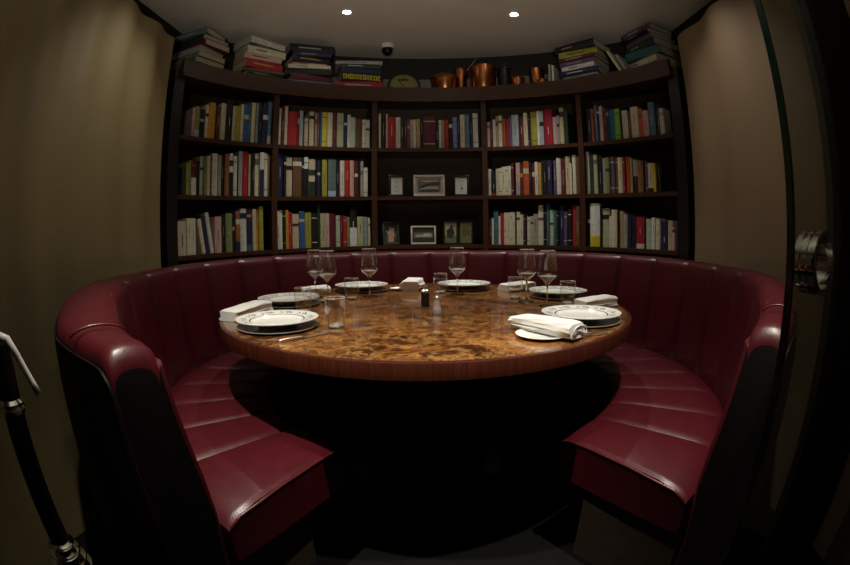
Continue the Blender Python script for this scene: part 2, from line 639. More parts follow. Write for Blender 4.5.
for a, u in stations():
    dl = (a + E_L) * R(1) * 0.95
    dr = (E_R - a) * R(1) * 0.95
    d = min(dl, dr)
    drop = 0.020 * max(0.0, 1 - d / 0.17) ** 2 + 0.004 * max(0.0, 1 - d / 0.012)
    uu = 0.5 if ((a < SEAMS[1] and u < 0.5) or (a > SEAMS[-2] and u > 0.5) or a in (SEAMS[0], SEAMS[-1])) else u
    secs.append(seat_section(a, uu, drop))
own(loft('seat_cushion', secs, M_LEATHER, None))
SHELLS = []
# welt piping along both open ends and the inner edge of the seat
for a, sg in ((-E_L, -1), (E_R, 1)):
    pts = [arc_pt(SCN, r, a + sg * 0.15, z) for r, z in ((1.195, 0.408), (1.16, 0.428), (1.0, 0.441), (0.84, 0.444), (0.765, 0.440), (0.738, 0.432), (0.731, 0.418), (0.731, 0.31))]
    own(tube('end_piping', pts, 0.0045, M_PIPING))
# backrest
NB = 8
secs = []
for a, u in stations():
    t = abs(a)
    E = E_L if a < 0 else E_R
    d_end = (E - t) * R(1) * 1.25
    q = puff(u)
    if d_end < 0.09:
        q = 1 - 0.2 * (d_end < 0.001)
    ro = r_out(a)
    zt = z_back(a)
    roll = 1 - math.sqrt(max(0, 1 - max(0, 1 - d_end / 0.022) ** 2))
    prof = []
    ri = r_in(a)
    wd = ro - ri
    pad = 0.019 * q
    prof.append((ri - 0.040, 0.30, 0))
    prof.append((ri - 0.043 - pad * 0.6, 0.46, 0))
    prof.append((ri - 0.035 - pad, 0.56, 0))
    prof.append((ri - 0.021 - pad, 0.70, 0))
    prof.append((ri - 0.009 - pad, 0.82, 0))
    zt -= 0.035 * (1 - math.sqrt(max(0, 1 - max(0, 1 - d_end / 0.045) ** 2)))
    for k_ in range(9):                      # rolled top
        th = PI * k_ / 8
        cx_, rx_ = (ri + ro) / 2, (ro - ri) / 2
        q_ = pad * max(0.0, math.cos(th)) 
        prof.append((cx_ - rx_ * math.copysign(abs(math.cos(th)) ** 0.8, math.cos(th)) - q_, zt - 0.045 + 0.045 * math.sin(th) ** 0.8, 1))
    prof.append((ro, 0.75, 0))
    prof.append((ro, 0.40, 0))
    prof.append((ro, 0.0, 0))
    prof.append((ri - 0.040, 0.0, 0))
    mid = ro - 0.05
    sec = []
    for r, z, top in prof:
        if z > 0.46:
            z2 = 0.46 + (z - 0.46) * (1 - 0.035 * roll)
        else:
            z2 = z
        r2 = mid + (r - mid) * (1 - 0.13 * roll)
        lean = (4.0 if a < 0 else 6.0) * max(0, (z2 - 0.46) / 0.45) * sstep((t - (E - 26)) / 26)
        sec.append(arc_pt(SCN, r2, a - math.copysign(lean, a), z2))
    secs.append(sec)
    ax = Vector((SCN[0], SCN[1], 0))
    def push(v, e):
        d = Vector((v.x, v.y, 0)) - ax
        return v + d.normalized() * e
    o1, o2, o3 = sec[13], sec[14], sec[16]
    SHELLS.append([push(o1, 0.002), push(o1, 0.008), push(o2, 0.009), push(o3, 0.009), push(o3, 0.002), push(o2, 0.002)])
back = own(loft('backrest', secs, M_LEATHER, None))
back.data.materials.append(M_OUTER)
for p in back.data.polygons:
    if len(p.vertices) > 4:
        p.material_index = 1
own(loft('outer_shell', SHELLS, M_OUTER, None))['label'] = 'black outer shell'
for a, sg in ((-E_L, 1), (E_R, -1)):
    pts = []
    for k in range(9):
        v = k / 8
        z = z_back(a) - 0.004 + 0.010 * math.sin(PI * v) - 0.012 * v
        aa = a + sg * (7.0 + 4.5)
        pts.append(arc_pt(SCN, r_in(aa) - 0.004 + (r_out(aa) - r_in(aa)) * v, aa, z_back(aa) - 0.014 + 0.020 * math.sin(PI * v) ** 0.6))
    own(tube('top_seam', pts, 0.003, M_PIPING, n=6))
own(arc_slab('plinth', SCN, 0.83, 1.20, -E_L + 6, E_R - 2, 0.0, 0.298, M_PLINTH, bevel=0.004))

# ---------------------------------------------------------------- table
tb = empty('dining_table', (TABLE[0], TABLE[1], 0), 'large round burl walnut dining table with dark red edge', 'table')
lathe('tabletop', [(0, 0.715), (0.847, 0.715), (0.847, 0.750), (0, 0.750)], M_BURL, tb, n=128)
lathe('edge_band', [(0.847, 0.700), (0.861, 0.700), (0.865, 0.704), (0.865, 0.746), (0.862, 0.7498), (0.847, 0.7500)], M_RIM, tb, n=128, closed=True)
lathe('pedestal', [(0, 0.04), (0.30, 0.04), (0.30, 0.705), (0, 0.705)], M_PEDESTAL, tb, n=8)
lathe('pedestal_foot', [(0, 0.0), (0.36, 0.0), (0.36, 0.035), (0.34, 0.04), (0, 0.04)], M_PEDESTAL, tb, n=48)
TZ = 0.7502

# ---------------------------------------------------------------- place settings
def place(kind, x, y, z=TZ, label=None, cat=None, group=None, rz=0.0):
    return empty(kind, (x, y, z), label, cat, group, rz)

def copy_tree(root, loc, rz, label):
    c = root.copy()
    COL.objects.link(c)
    c.location = loc
    c.rotation_euler = (0, 0, rz)
    c['label'] = label
    for ch in list(root.children):
        k = ch.copy()
        COL.objects.link(k)
        k.parent = c
    return c

CHG = [(-0.510, 1.455, 'beside the silver knife, front left of the table'), (-0.620, 1.955, 'at the left, behind the front left place'),
       (-0.350, 2.440, 'at the back left of the table'), (0.215, 2.460, 'at the table back, right of the pepper mill'),
       (0.650, 2.110, 'at the right, behind the front right place'), (0.555, 1.500, 'at front right, beside the rolled napkin')]
def make_charger(x, y, w):
    o = lathe('charger_plate', [(0, 0.0), (0.095, 0.0), (0.140, 0.005), (0.146, 0.008), (0.145, 0.010), (0.138, 0.009), (0.094, 0.004), (0, 0.004)], M_CHARGER, n=64)
    o.location = (x, y, TZ)
    return o
ch0 = make_charger(0, 0, '')
def make_plate():
    p = place('dinner_plate', 0, 0)
    n = 120
    prof = [(0, 0.0), (0.070, 0.0), (0.074, 0.004), (0.092, 0.012), (0.142, 0.0215), (0.1465, 0.0235), (0.1465, 0.0255), (0.143, 0.0258),
            (0.132, 0.0239), (0.126, 0.0228), (0.120, 0.0217), (0.113, 0.0205), (0.108, 0.0196), (0.0985, 0.0179), (0.0945, 0.0170), (0.088, 0.011), (0.080, 0.0085), (0, 0.0085)]
    vs, fs = lathe_data(prof, n)
    fm = []
    for f in fs:
        c = sum((Vector(vs[i]) for i in f), Vector()) / len(f)
        r, z = math.hypot(c.x, c.y), c.z
        k = int((math.atan2(c.y, c.x) / (2 * PI)) % 1.0 * n) % 12
        up = z > 0.0165
        mi = 0
        if up and 0.108 < r < 0.132:
            band = 0 if r < 0.113 else 1 if r < 0.120 else 2 if r < 0.126 else 3
            if (band == 0 and k in (4, 9)) or (band == 1 and k in (2, 3, 5, 8)) or (band == 2 and k in (3, 4, 6, 9)) or (band == 3 and k in (5,)):
                mi = 1
        if up and 0.0945 < r < 0.0985:
            mi = 2
        fm.append(mi)
    o = mesh_obj('plate_body', vs, fs, None, p, smooth=True, mats=[M_CHINA, M_CHINA_MOTIF, M_CHINA_RING], fm=fm)
    o.data.set_sharp_from_angle(angle=R(40))
    lathe('foot_ring', [(0.062, -0.0002), (0.070, -0.0002), (0.069, 0.001), (0.063, 0.001)], M_CHINA, p, n=48, closed=True)
    return p
pl0 = make_plate()
for i, (x, y, w) in enumerate(CHG):
    c = ch0 if i == 0 else ch0.copy()
    if i:
        COL.objects.link(c)
    c.location = (x, y, TZ)
    tag(c, 'dark grey charger ' + w, 'charger', 'chargers round the table')
    lab = 'white plate ' + w
    if i == 0:
        p = pl0
        p.location = (x, y, TZ + 0.0105)
        tag(p, lab, 'plate', 'dinner plates round the table')
    else:
        p = copy_tree(pl0, (x, y, TZ + 0.0105), 0.3 * i, lab)

# wine glasses
def make_wine_glass():
    g = place('wine_glass', 0, 0)
    bowl = [(0.0045, 0.0985), (0.018, 0.108), (0.034, 0.1215), (0.0425, 0.132), (0.0450, 0.141), (0.0445, 0.152), (0.0415, 0.175), (0.0370, 0.206), (0.0334, 0.236)]
    lathe('bowl', bowl, M_THIN, g, n=40, sharp=False)
    lathe('rim', [(0.0324, 0.2358), (0.0334, 0.2349), (0.0344, 0.2358), (0.0334, 0.2370)], M_GLINTGLASS, g, n=40, closed=True)
    lathe('stem', [(0, 0.0045), (0.010, 0.0045), (0.0048, 0.010), (0.0036, 0.03), (0.0034, 0.07), (0.0042, 0.0895), (0, 0.0895)], M_GLASS, g, n=24, sharp=False)
    lathe('bowl_base', [(0, 0.0900), (0.0044, 0.0900), (0.0172, 0.1082), (0.0330, 0.1215), (0.0395, 0.1290), (0.0375, 0.1292), (0.022, 0.1185), (0, 0.1115)], M_GLINTGLASS, g, n=32, sharp=False)
    lathe('foot', [(0, 0), (0.036, 0), (0.037, 0.0012), (0.036, 0.0022), (0.012, 0.0044), (0, 0.0044)], M_GLASS, g, n=40, sharp=False)
    return g
WG = [(-0.550, 2.190, 'left wine glass of the close pair at the left of the table'), (-0.452, 2.035, 'right wine glass of the close pair at the left of the table'),
      (-0.276, 2.215, 'clear wine glass in front of the back left plate'), (0.162, 2.240, 'clear wine glass in front of the back right plate, right of the pepper mill'),
      (0.458, 1.975, 'left wine glass of the close pair at the right of the table'), (0.518, 1.840, 'right wine glass of the close pair at the right of the table')]
w0 = make_wine_glass()
for i, (x, y, lab) in enumerate(WG):
    if i == 0:
        w0.location = (x, y, TZ)
        tag(w0, lab, 'wine glass', 'wine glasses on the table')
    else:
        copy_tree(w0, (x, y, TZ), 0.4 * i, lab)

def make_tumbler():
    g = place('tumbler', 0, 0)
    outer = [(0.026, 0.010), (0.031, 0.025), (0.0355, 0.055), (0.0365, 0.075), (0.0345, 0.101)]
    lathe('glass_wall', outer, M_THIN, g, n=40, sharp=False)
    lathe('rim', [(0.0335, 0.1008), (0.0345, 0.0999), (0.0355, 0.1008), (0.0345, 0.1020)], M_GLINTGLASS, g, n=40, closed=True)
    lathe('glass_base', [(0, 0.0), (0.022, 0.0), (0.025, 0.003), (0.0258, 0.0095), (0.018, 0.0125), (0, 0.0095)], M_GLINTGLASS, g, n=40, sharp=False)
    return g
TU = [(-0.300, 1.462, 'clear stemless water glass nearest the camera, right of the front left plate'), (-0.350, 2.110, 'clear water glass beside the back left wine glass'),
      (0.080, 2.300, 'clear water glass just behind the pepper mill'), (0.425, 2.075, 'clear water glass behind the right hand wine glass pair'),
      (0.625, 1.880, 'clear water glass in front of the right hand plate, near a napkin'), (-0.492, 1.745, 'clear water glass between the two left plates')]
t0 = make_tumbler()
for i, (x, y, lab) in enumerate(TU):
    if i == 0:
        t0.location = (x, y, TZ)
        tag(t0, lab, 'water glass', 'water glasses on the table')
    else:
        copy_tree(t0, (x, y, TZ), 0.5 * i, lab)

# folded napkins: a flat roll of linen with visible fold layers
def make_napkin(L, W, H, seed):
    rnd = random.Random(seed)
    n = 22
    m_ = 44
    secs_ = []
    for i in range(n + 1):
        s = -1 + 2 * i / n
        end = 1 - 0.10 * abs(s) ** 8
        tw = 0.05 * math.sin(2.2 * s + seed)
        sec = []
        for k in range(m_):
            t = 2 * PI * k / m_
            cx, sy = math.cos(t), math.sin(t)
            ex = math.copysign(abs(cx) ** 0.34, cx)
            ey = math.copysign(abs(sy) ** 0.55, sy)
            wob = 1 + 0.035 * math.sin(3 * t + seed + 2 * s) + 0.02 * math.sin(7 * s + k)
            y = W / 2 * ex * wob * (1 + 0.05 * math.sin(1.5 * s + seed))
            z = H * (0.5 + 0.5 * ey * wob) * end * (1 + 0.08 * s)
            zf = min(max(z / H, 0), 1)
            y *= 1 - 0.10 * math.exp(-((zf - 0.36) / 0.055) ** 2) - 0.10 * math.exp(-((zf - 0.66) / 0.055) ** 2)
            y += 0.004 * math.sin(9 * zf + seed) * (1 if y > 0 else -1)
            sec.append(Vector((L / 2 * s * (1 - 0.05 * zf * (0.5 + 0.5 * math.sin(seed * 3))) + tw * y * 0.5, y + 0.006 * math.sin(2.6 * s + seed), max(z, 0.0008))))
        secs_.append(sec)
    nap = loft('linen_napkin', secs_, M_LINEN, None)
    # fold lips at the end faces and along the side
    vs, fs = [], []
    for lay in range(3):
        f = 0.80 - 0.22 * lay
        pts = []
        for k in range(14):
            t = -0.25 * PI + 1.5 * PI * k / 13
            pts.append((L / 2 * (1.0 + 0.012 * (3 - lay)), W / 2 * f * math.cos(t), H * (0.5 + 0.46 * f * math.sin(t))))
        v, fc = tube_data(pts, 0.0022, 6)
        b = len(vs)
        vs += v
        fs += [[q + b for q in face] for face in fc]
    mesh_obj('fold', vs, fs, M_LINEN, nap, smooth=True)
    pts = [(L / 2 * s, -W / 2 * 0.90 - 0.002, H * (0.30 + 0.03 * math.sin(3 * s))) for s in [-0.96 + 0.12 * k for k in range(17)]]
    v, fc = tube_data(pts, 0.003, 6)
    mesh_obj('hem', v, fc, M_LINEN, nap, smooth=True)
    return nap
NAP = [(-0.715, 1.665, 0.26, 0.085, 0.045, 74, 'folded white napkin left of the front left plate', 0),
       (-0.585, 2.325, 0.15, 0.10, 0.04, 20, 'white napkin behind the left pair of wine glasses', 0),
       (-0.066, 2.460, 0.13, 0.105, 0.060, 80, 'thick folded white napkin at the middle back of the table', 0),
       (0.500, 2.385, 0.20, 0.10, 0.042, 32, 'folded white napkin at the back right, behind a water glass', 0),
       (0.725, 1.790, 0.20, 0.075, 0.044, 20, 'folded white napkin near the right edge of the table', 0),
       (0.372, 1.318, 0.25, 0.085, 0.045, -54, 'rolled white napkin on the side plate at the front right', 0.0075)]
for i, (x, y, L, W, H, ang, lab, dz) in enumerate(NAP):
    o = make_napkin(L, W, H, i * 1.7 + 0.4)
    o.location = (x, y, TZ + dz)
    o.rotation_euler = (0, 0, R(ang))
    tag(o, lab, 'napkin', 'napkins on the table')
o = lathe('side_plate', [(0, 0), (0.055, 0), (0.082, 0.009), (0.083, 0.011), (0.079, 0.0115), (0.054, 0.0065), (0, 0.006)], M_CHINA, n=56)
o.location = (0.352, 1.290, TZ)
tag(o, 'small white side plate under the rolled napkin at the front right', 'plate')
o = lathe('butter_dish', [(0, 0), (0.022, 0), (0.034, 0.012), (0.035, 0.014), (0.032, 0.0145), (0.021, 0.005), (0, 0.005)], M_CHINA, n=40)
o.location = (-0.158, 2.43, TZ)
tag(o, 'tiny white dish between the back left plate and the middle napkin', 'dish')

def make_knife(L):
    k = place('table_knife', 0, 0)
    hl = L * 0.46
    pts = [(0, 0, 0.0055), (hl * 0.1, 0, 0.006), (hl * 0.5, 0, 0.006), (hl * 0.9, 0, 0.0055), (hl, 0, 0.005)]
    v, f = tube_data(pts, [0.0045, 0.0055, 0.005, 0.0042, 0.0032], 10)
    mesh_obj('handle', v, f, M_STEEL, k, smooth=True)
    bm = bmesh.new()
    outline = [(hl, -0.003), (hl + 0.01, -0.008), (L * 0.9, -0.009), (L, 0.001), (L * 0.97, 0.006), (hl, 0.004)]
    a = [bm.verts.new((x, y, 0.0025)) for x, y in outline]
    b = [bm.verts.new((x, y, 0.0045)) for x, y in outline]
    bm.faces.new(a[::-1])
    bm.faces.new(b)
    for i in range(len(a)):
        j = (i + 1) % len(a)
        bm.faces.new([a[i], a[j], b[j], b[i]])
    bm_obj('blade', bm, M_STEEL, k)
    return k
k = make_knife(0.20)
k.location = (-0.430, 1.228, TZ - 0.0008)
k.rotation_euler = (0, 0, math.atan2(0.15, 0.125))
tag(k, 'silver table knife lying right of the front left plate', 'knife', 'table knives')
k2 = copy_tree(k, (0.445, 1.245, TZ - 0.0008), math.atan2(0.045, 0.12), 'silver table knife at the right end of the rolled napkin')
k2.scale = (0.72, 0.85, 1)

# pepper mill and salt cruet
g = place('pepper_mill', 0.0, 1.895, TZ, 'dark pepper mill with chrome top near the middle of the table', 'pepper mill')
lathe('mill_body', [(0, 0), (0.0165, 0), (0.018, 0.003), (0.0175, 0.055), (0.016, 0.058), (0, 0.058)], M_PEPPER, g, n=28)
lathe('mill_top', [(0, 0.058), (0.019, 0.058), (0.020, 0.061), (0.019, 0.067), (0.012, 0.071), (0.008, 0.076), (0.0105, 0.081), (0.0085, 0.088), (0, 0.090)], M_STEEL, g, n=28)
g = place('salt_cruet', 0.045, 1.700, TZ, 'clear salt cruet with chrome cap in front of the pepper mill', 'salt cruet')
lathe('glass_body', [(0, 0), (0.017, 0), (0.0185, 0.003), (0.0165, 0.022), (0.0105, 0.052), (0.012, 0.060), (0, 0.060)], M_GLINTGLASS, g, n=12)
lathe('salt_fill', [(0, 0.004), (0.013, 0.004), (0.0125, 0.015), (0, 0.017)], M_SALT, g, n=20)
lathe('cap', [(0, 0.0602), (0.0125, 0.0602), (0.013, 0.066), (0.008, 0.072), (0.0095, 0.080), (0.008, 0.087), (0, 0.090)], M_STEEL, g, n=24)

# ---------------------------------------------------------------- books
PAL = {'k': (0.012, 0.012, 0.014), 'nv': (0.016, 0.022, 0.075), 'bl': (0.03, 0.12, 0.30), 'sb': (0.10, 0.19, 0.30), 'st': (0.32, 0.38, 0.42),
       'te': (0.04, 0.14, 0.15), 'tg': (0.22, 0.30, 0.29), 'dg': (0.022, 0.045, 0.022), 'og': (0.20, 0.25, 0.10), 'go': (0.40, 0.42, 0.25),
       'lg': (0.42, 0.52, 0.38), 'li': (0.22, 0.48, 0.03), 'ol': (0.33, 0.32, 0.05), 'ye': (0.62, 0.52, 0.03), 'oc': (0.52, 0.27, 0.035),
       'wh': (0.68, 0.70, 0.68), 'cr': (0.62, 0.58, 0.42), 'iv': (0.58, 0.59, 0.51), 'bg': (0.50, 0.45, 0.31), 'gr': (0.33, 0.33, 0.30),
       'rd': (0.38, 0.022, 0.025), 'cs': (0.33, 0.012, 0.04), 'mr': (0.10, 0.016, 0.022), 'ro': (0.40, 0.085, 0.025), 'ru': (0.32, 0.08, 0.025),
       'rb': (0.26, 0.12, 0.045), 'cl': (0.55, 0.10, 0.08), 'pk': (0.55, 0.36, 0.33), 'pu': (0.12, 0.07, 0.14), 'pe': (0.20, 0.23, 0.50),
       'br': (0.13, 0.07, 0.03), 'tn': (0.40, 0.29, 0.15), 'sl': (0.11, 0.15, 0.16), 'lb': (0.34, 0.48, 0.60)}
NAMES = {'k': 'black', 'nv': 'navy', 'bl': 'blue', 'sb': 'steel blue', 'st': 'pale grey', 'te': 'teal', 'tg': 'grey green', 'dg': 'dark green',
         'og': 'olive green', 'go': 'pale olive', 'lg': 'pale green', 'li': 'lime green', 'ol': 'olive yellow', 'ye': 'yellow', 'oc': 'ochre',
         'wh': 'white', 'cr': 'cream', 'iv': 'ivory', 'bg': 'beige', 'gr': 'grey', 'rd': 'red', 'cs': 'crimson', 'mr': 'maroon', 'ro': 'orange red',
         'ru': 'rust', 'rb': 'brown orange', 'cl': 'coral', 'pk': 'pink', 'pu': 'dull purple', 'pe': 'periwinkle', 'br': 'brown', 'tn': 'tan',
         'sl': 'slate', 'lb': 'light blue'}
ORD = ['', 'first', 'second', 'third', 'fourth', 'fifth', 'sixth', 'seventh', 'eighth', 'ninth', 'tenth', 'eleventh', 'twelfth', 'thirteenth',
       'fourteenth', 'fifteenth', 'sixteenth', 'seventeenth', 'eighteenth', 'nineteenth', 'twentieth', 'twenty-first', 'twenty-second',
       'twenty-third', 'twenty-fourth', 'twenty-fifth', 'twenty-sixth', 'twenty-seventh', 'twenty-eighth', 'twenty-ninth', 'thirtieth']
BOOKM = {}
def book_mat(c):
    if c not in BOOKM:
        m = mat(NAMES[c] + ' book cloth', PAL[c], 0.5, spec=0.35)
        mp = mapped(m, (1, 1, 1))
        n = nd(m, 'ShaderNodeTexNoise', Scale=30.0, Detail=3.0)
        lk(m, mp, 'Vector', n, 'Vector')
        r = ramp(m, [(0.3, tuple(x * 0.82 for x in PAL[c])), (0.7, tuple(min(1, x * 1.1) for x in PAL[c]))])
        lk(m, n, 'Fac', r, 'Fac')
        lk(m, r, 'Color', pb(m), 'Base Color')
        BOOKM[c] = m
    return BOOKM[c]

def spine_arc(w, bulge, n=5):
    return [(-w / 2 + w * k / n, bulge * (1 - math.sin(PI * k / n))) for k in range(n + 1)]

def extrude(poly, z0, z1):
    n = len(poly)
    vs = [(x, y, z0) for x, y in poly] + [(x, y, z1) for x, y in poly]
    fs = [list(range(n))[::-1], [n + k for k in range(n)]]
    for k in range(n):
        k2 = (k + 1) % n
        fs.append([k, k2, n + k2, n + k])
    return vs, fs

def lay(vs):      # upright book -> lying on its left board
    return [(z, y, -x) for x, y, z in vs]

def build_book(w, h, d, c, bands=(), flat=False):
    """w thickness, h height, d depth; origin at the foot of the spine (flat: middle of the lower board)"""
    t = min(0.0022, w * 0.18)
    bulge = min(0.004, w * 0.12)
    sp = spine_arc(w, bulge)
    poly = sp + [(w / 2, d), (w / 2 - t, d), (w / 2 - t, bulge + t + 0.001), (-w / 2 + t, bulge + t + 0.001), (-w / 2 + t, d), (-w / 2, d)]
    fx = (lambda vs: [(z - h / 2, y - d / 2, w / 2 + x) for x, y, z in vs]) if flat else (lambda vs: vs)
    v, f = extrude(poly, 0, h)
    o = mesh_obj('book', fx(v), f, book_mat(c))
    pd = min(0.004, d * 0.05)
    pg = [(-w / 2 + t * 1.02, bulge + t + 0.0012), (w / 2 - t * 1.02, bulge + t + 0.0012), (w / 2 - t * 1.02, d - pd), (-w / 2 + t * 1.02, d - pd)]
    v, f = extrude(pg, 0.003, h - 0.003)
    mesh_obj('pages', fx(v), f, M_PAGE, o)
    for bc, z0, z1, side in bands:
        e = 0.0006
        a = [(x * side, y - e) for x, y in sp]
        b = [(x * side, y + 0.0004) for x, y in reversed(sp)]
        v, f = extrude(a + b, z0, z1)
        s = mesh_obj('spine_label', fx(v), f, book_mat(bc), o)
        s['label'] = NAMES[bc] + ' patch on the spine'
    return o

rb = random.Random(11)
DARKS = {'k', 'nv', 'te', 'dg', 'mr', 'rd', 'cs', 'br', 'bl', 'pu', 'sl', 'ru', 'sb', 'ro', 'rb'}
ROWS = {
 ('top','far left'): '-64.24,18,180,pk;-63.02,37,194,og,lb,.75;-61.59,34,182,k;-60.41,21,214,cr;-59.04,48,233,oc;-57.85,10,215,k;-57.12,23,217,mr;-55.94,37,240,bg;-54.30,45,256,k;-52.95,22,233,bg;-51.74,37,237,ol;-50.56,21,255,cr;-49.46,34,259,bl;-48.27,24,268,te;-47.21,27,276,cr;-46.27,16,274,tg;-45.23,34,277,k;-43.81,36,282,nv;-42.51,28,295,sb,cr,.8',
 ('top','left'): '-40.39,22,256,cr;-39.49,21,268,mr;-38.61,21,275,cr;-36.86,63,239,rd;-35.36,14,247,mr;-34.58,23,249,st;-33.12,24,201,bg;-31.73,33,250,bg;-30.46,14,247,tn;-29.80,17,248,pu;-29.17,12,251,bl;-28.21,37,253,ye;-26.75,36,253,cr;-25.47,28,255,mr;-24.00,46,252,go;-22.58,21,243,nv;-21.70,22,241,iv;-20.61,34,224,lg;-19.02,40,215,br;-17.71,24,209,iv;-16.66,28,210,iv',
 ('top','middle'): '-13.43,15,261,cr;-12.49,29,244,k;-11.58,14,257,pk;-10.28,51,236,rd;-8.61,32,232,iv;-7.51,23,216,dg;-6.61,19,216,mr;-5.78,19,216,pu;-5.05,16,216,pk;-4.26,20,217,cr;-3.27,29,222,tn;-2.33,15,227,k;-0.29,88,240,mr;1.79,17,227,k;2.59,20,210,iv;3.36,15,210,tn;4.26,27,213,rd;5.35,25,231,k;6.51,31,230,pe;7.49,15,224,k;8.50,33,250,cr;9.81,29,249,sb;10.81,18,222,nv;11.93,36,258,iv',
 ('top','right'): '15.40,19,186,pk;16.15,17,196,mr;16.97,21,204,iv;17.73,15,226,tn;18.55,26,233,cr;19.59,21,208,ru;20.40,17,207,rd;21.23,20,221,pu;22.58,48,232,st;24.22,29,217,mr;25.39,29,241,bg;26.30,15,224,k;27.55,45,247,ol;28.78,16,250,wh;29.69,28,248,st;31.39,58,255,cs;33.16,29,200,pk;34.09,16,208,gr;35.00,28,262,bg;36.14,28,234,dg',
 ('top','far right'): '42.49,36,237,k;43.58,17,229,ru;44.35,19,256,sb;45.10,16,244,nv;45.94,24,241,pk;46.86,20,204,mr;47.69,19,216,dg;48.77,33,208,bl;50.24,40,210,li;51.26,10,200,k;52.27,41,192,iv;53.59,24,182,br;55.12,52,205,cr;56.74,29,189,cl;58.16,42,170,pk;59.88,44,218,sb;61.09,15,177,k;61.78,16,170,te;62.76,31,166,iv',
 ('middle','far left'): '-65.97,22,163,dg;-65.17,15,185,ol;-64.47,17,203,og;-63.40,35,205,mr,wh,.5;-62.14,27,203,k;-61.09,23,235,lg;-60.28,17,234,og;-59.39,25,238,bg;-58.60,14,231,k;-57.48,41,259,iv;-56.23,21,248,gr;-55.36,22,254,k;-54.29,30,261,rb;-53.14,26,267,wh,k,.45;-52.09,25,251,iv;-51.34,12,248,k;-50.52,27,287,st;-49.19,39,286,rd;-48.06,16,271,bg;-47.25,23,277,k;-46.15,33,279,cr;-44.87,30,287,wh,nv,.4;-43.78,22,282,iv;-42.94,18,269,tn',
 ('middle','left'): '-39.85,43,287,nv;-38.63,18,274,k;-37.42,42,266,bg;-35.32,62,263,br;-33.82,13,260,k;-32.92,29,270,wh,k,.3;-31.34,45,257,bg,dg,.6;-30.24,8,248,k;-29.62,21,249,nv;-28.93,10,249,k;-27.98,35,255,ol;-26.11,55,256,sl,lb,.85;-24.49,22,252,k;-23.42,29,251,iv;-22.08,37,253,rd;-20.78,27,254,pk;-19.67,27,249,mr;-18.83,12,253,k;-18.18,19,250,gr;-17.17,29,205,iv',
 ('middle','right'): '15.06,19,189,iv;16.12,32,168,k,rd,.9;17.18,19,188,bg;18.03,23,192,iv;18.98,22,202,cr;19.87,20,204,cr;20.67,19,206,iv;21.45,17,225,mr;22.81,28,229,pk,gr,.6;23.82,20,223,mr;25.03,39,237,ro;26.17,16,221,k;26.92,18,220,mr;27.78,22,229,iv;28.66,19,224,oc;29.35,12,236,dg;30.01,19,237,k;31.17,37,236,nv;32.65,16,234,pu;33.64,31,250,iv;34.90,29,246,mr;36.07,31,259,bg;36.99,15,210,cr;37.82,26,266,iv;38.87,26,250,br',
 ('middle','far right'): '41.13,23,281,iv;42.29,32,264,dg;43.46,26,258,go;44.69,35,242,k;45.79,19,231,gr;46.76,28,234,og;47.62,13,232,k;48.40,26,236,pu;49.32,18,234,br;50.35,32,228,cr;51.30,14,231,cs;52.35,37,230,ru;53.39,13,218,tn;54.31,33,207,gr,k,.5;55.77,39,200,rb;56.75,8,194,k;57.37,22,193,pu;58.57,37,178,cr,k,.85;59.67,17,176,ye;60.69,30,169,k',
 ('bottom','far left'): '-66.45,61,194,bg;-64.66,31,209,cr;-63.33,37,209,iv;-56.55,48,217,pk;-55.06,26,214,k;-53.61,46,235,og;-52.31,18,231,k;-51.25,30,248,rb,nv,.75;-49.77,44,265,iv;-48.12,35,265,nv,te,.85;-46.92,24,260,bg;-46.05,20,256,oc;-45.01,31,278,ol',
 ('bottom','left'): '-40.68,28,250,iv;-39.74,17,254,wh;-38.95,19,250,k;-38.09,19,254,oc;-37.23,23,240,rd;-35.84,45,226,bg;-34.17,38,244,bl;-32.49,44,234,ol;-30.79,39,231,k;-29.67,15,285,dg;-28.48,39,228,go;-27.23,24,227,pk;-25.97,38,227,mr;-24.59,28,212,lg;-23.57,21,212,mr;-22.68,23,207,rd;-21.82,17,201,og;-20.48,49,254,k,wh,.5;-18.65,42,202,go;-17.26,27,200,tg;-16.39,14,194,cr',
 ('bottom','right'): '13.95,19,178,mr;14.65,13,183,iv;15.62,33,227,te;16.58,13,197,wh;17.40,25,217,rd;18.36,21,221,iv;19.18,17,221,cr;19.90,18,224,iv;20.63,17,224,cr;21.32,12,226,dg;22.04,23,226,cr;22.99,22,206,iv;23.74,14,206,mr;24.37,14,211,k;25.13,21,192,iv;26.01,20,196,go;27.07,33,211,gr;28.45,35,271,iv;29.72,23,254,k;30.65,21,277,te;31.59,23,239,lg;32.51,20,234,te;33.29,16,234,k;34.27,30,267,nv;35.36,22,225,pu;36.46,31,243,k;37.67,23,266,rd;38.66,25,266,br',
 ('bottom','far right'): '40.60,23,275,k;42.43,68,279,wh,ye,.75;44.01,12,270,k;45.30,52,247,go;46.69,17,197,iv;47.88,40,237,cr;48.91,10,233,k;49.88,37,228,tn;51.27,24,210,gr;52.24,23,206,nv;53.52,40,206,k;55.42,56,193,cs,iv,.85;56.71,8,185,k;57.71,43,181,lg;59.02,24,189,wh;60.21,32,181,cr;61.89,44,165,nv;63.42,33,173,bg;64.51,18,133,pk',}
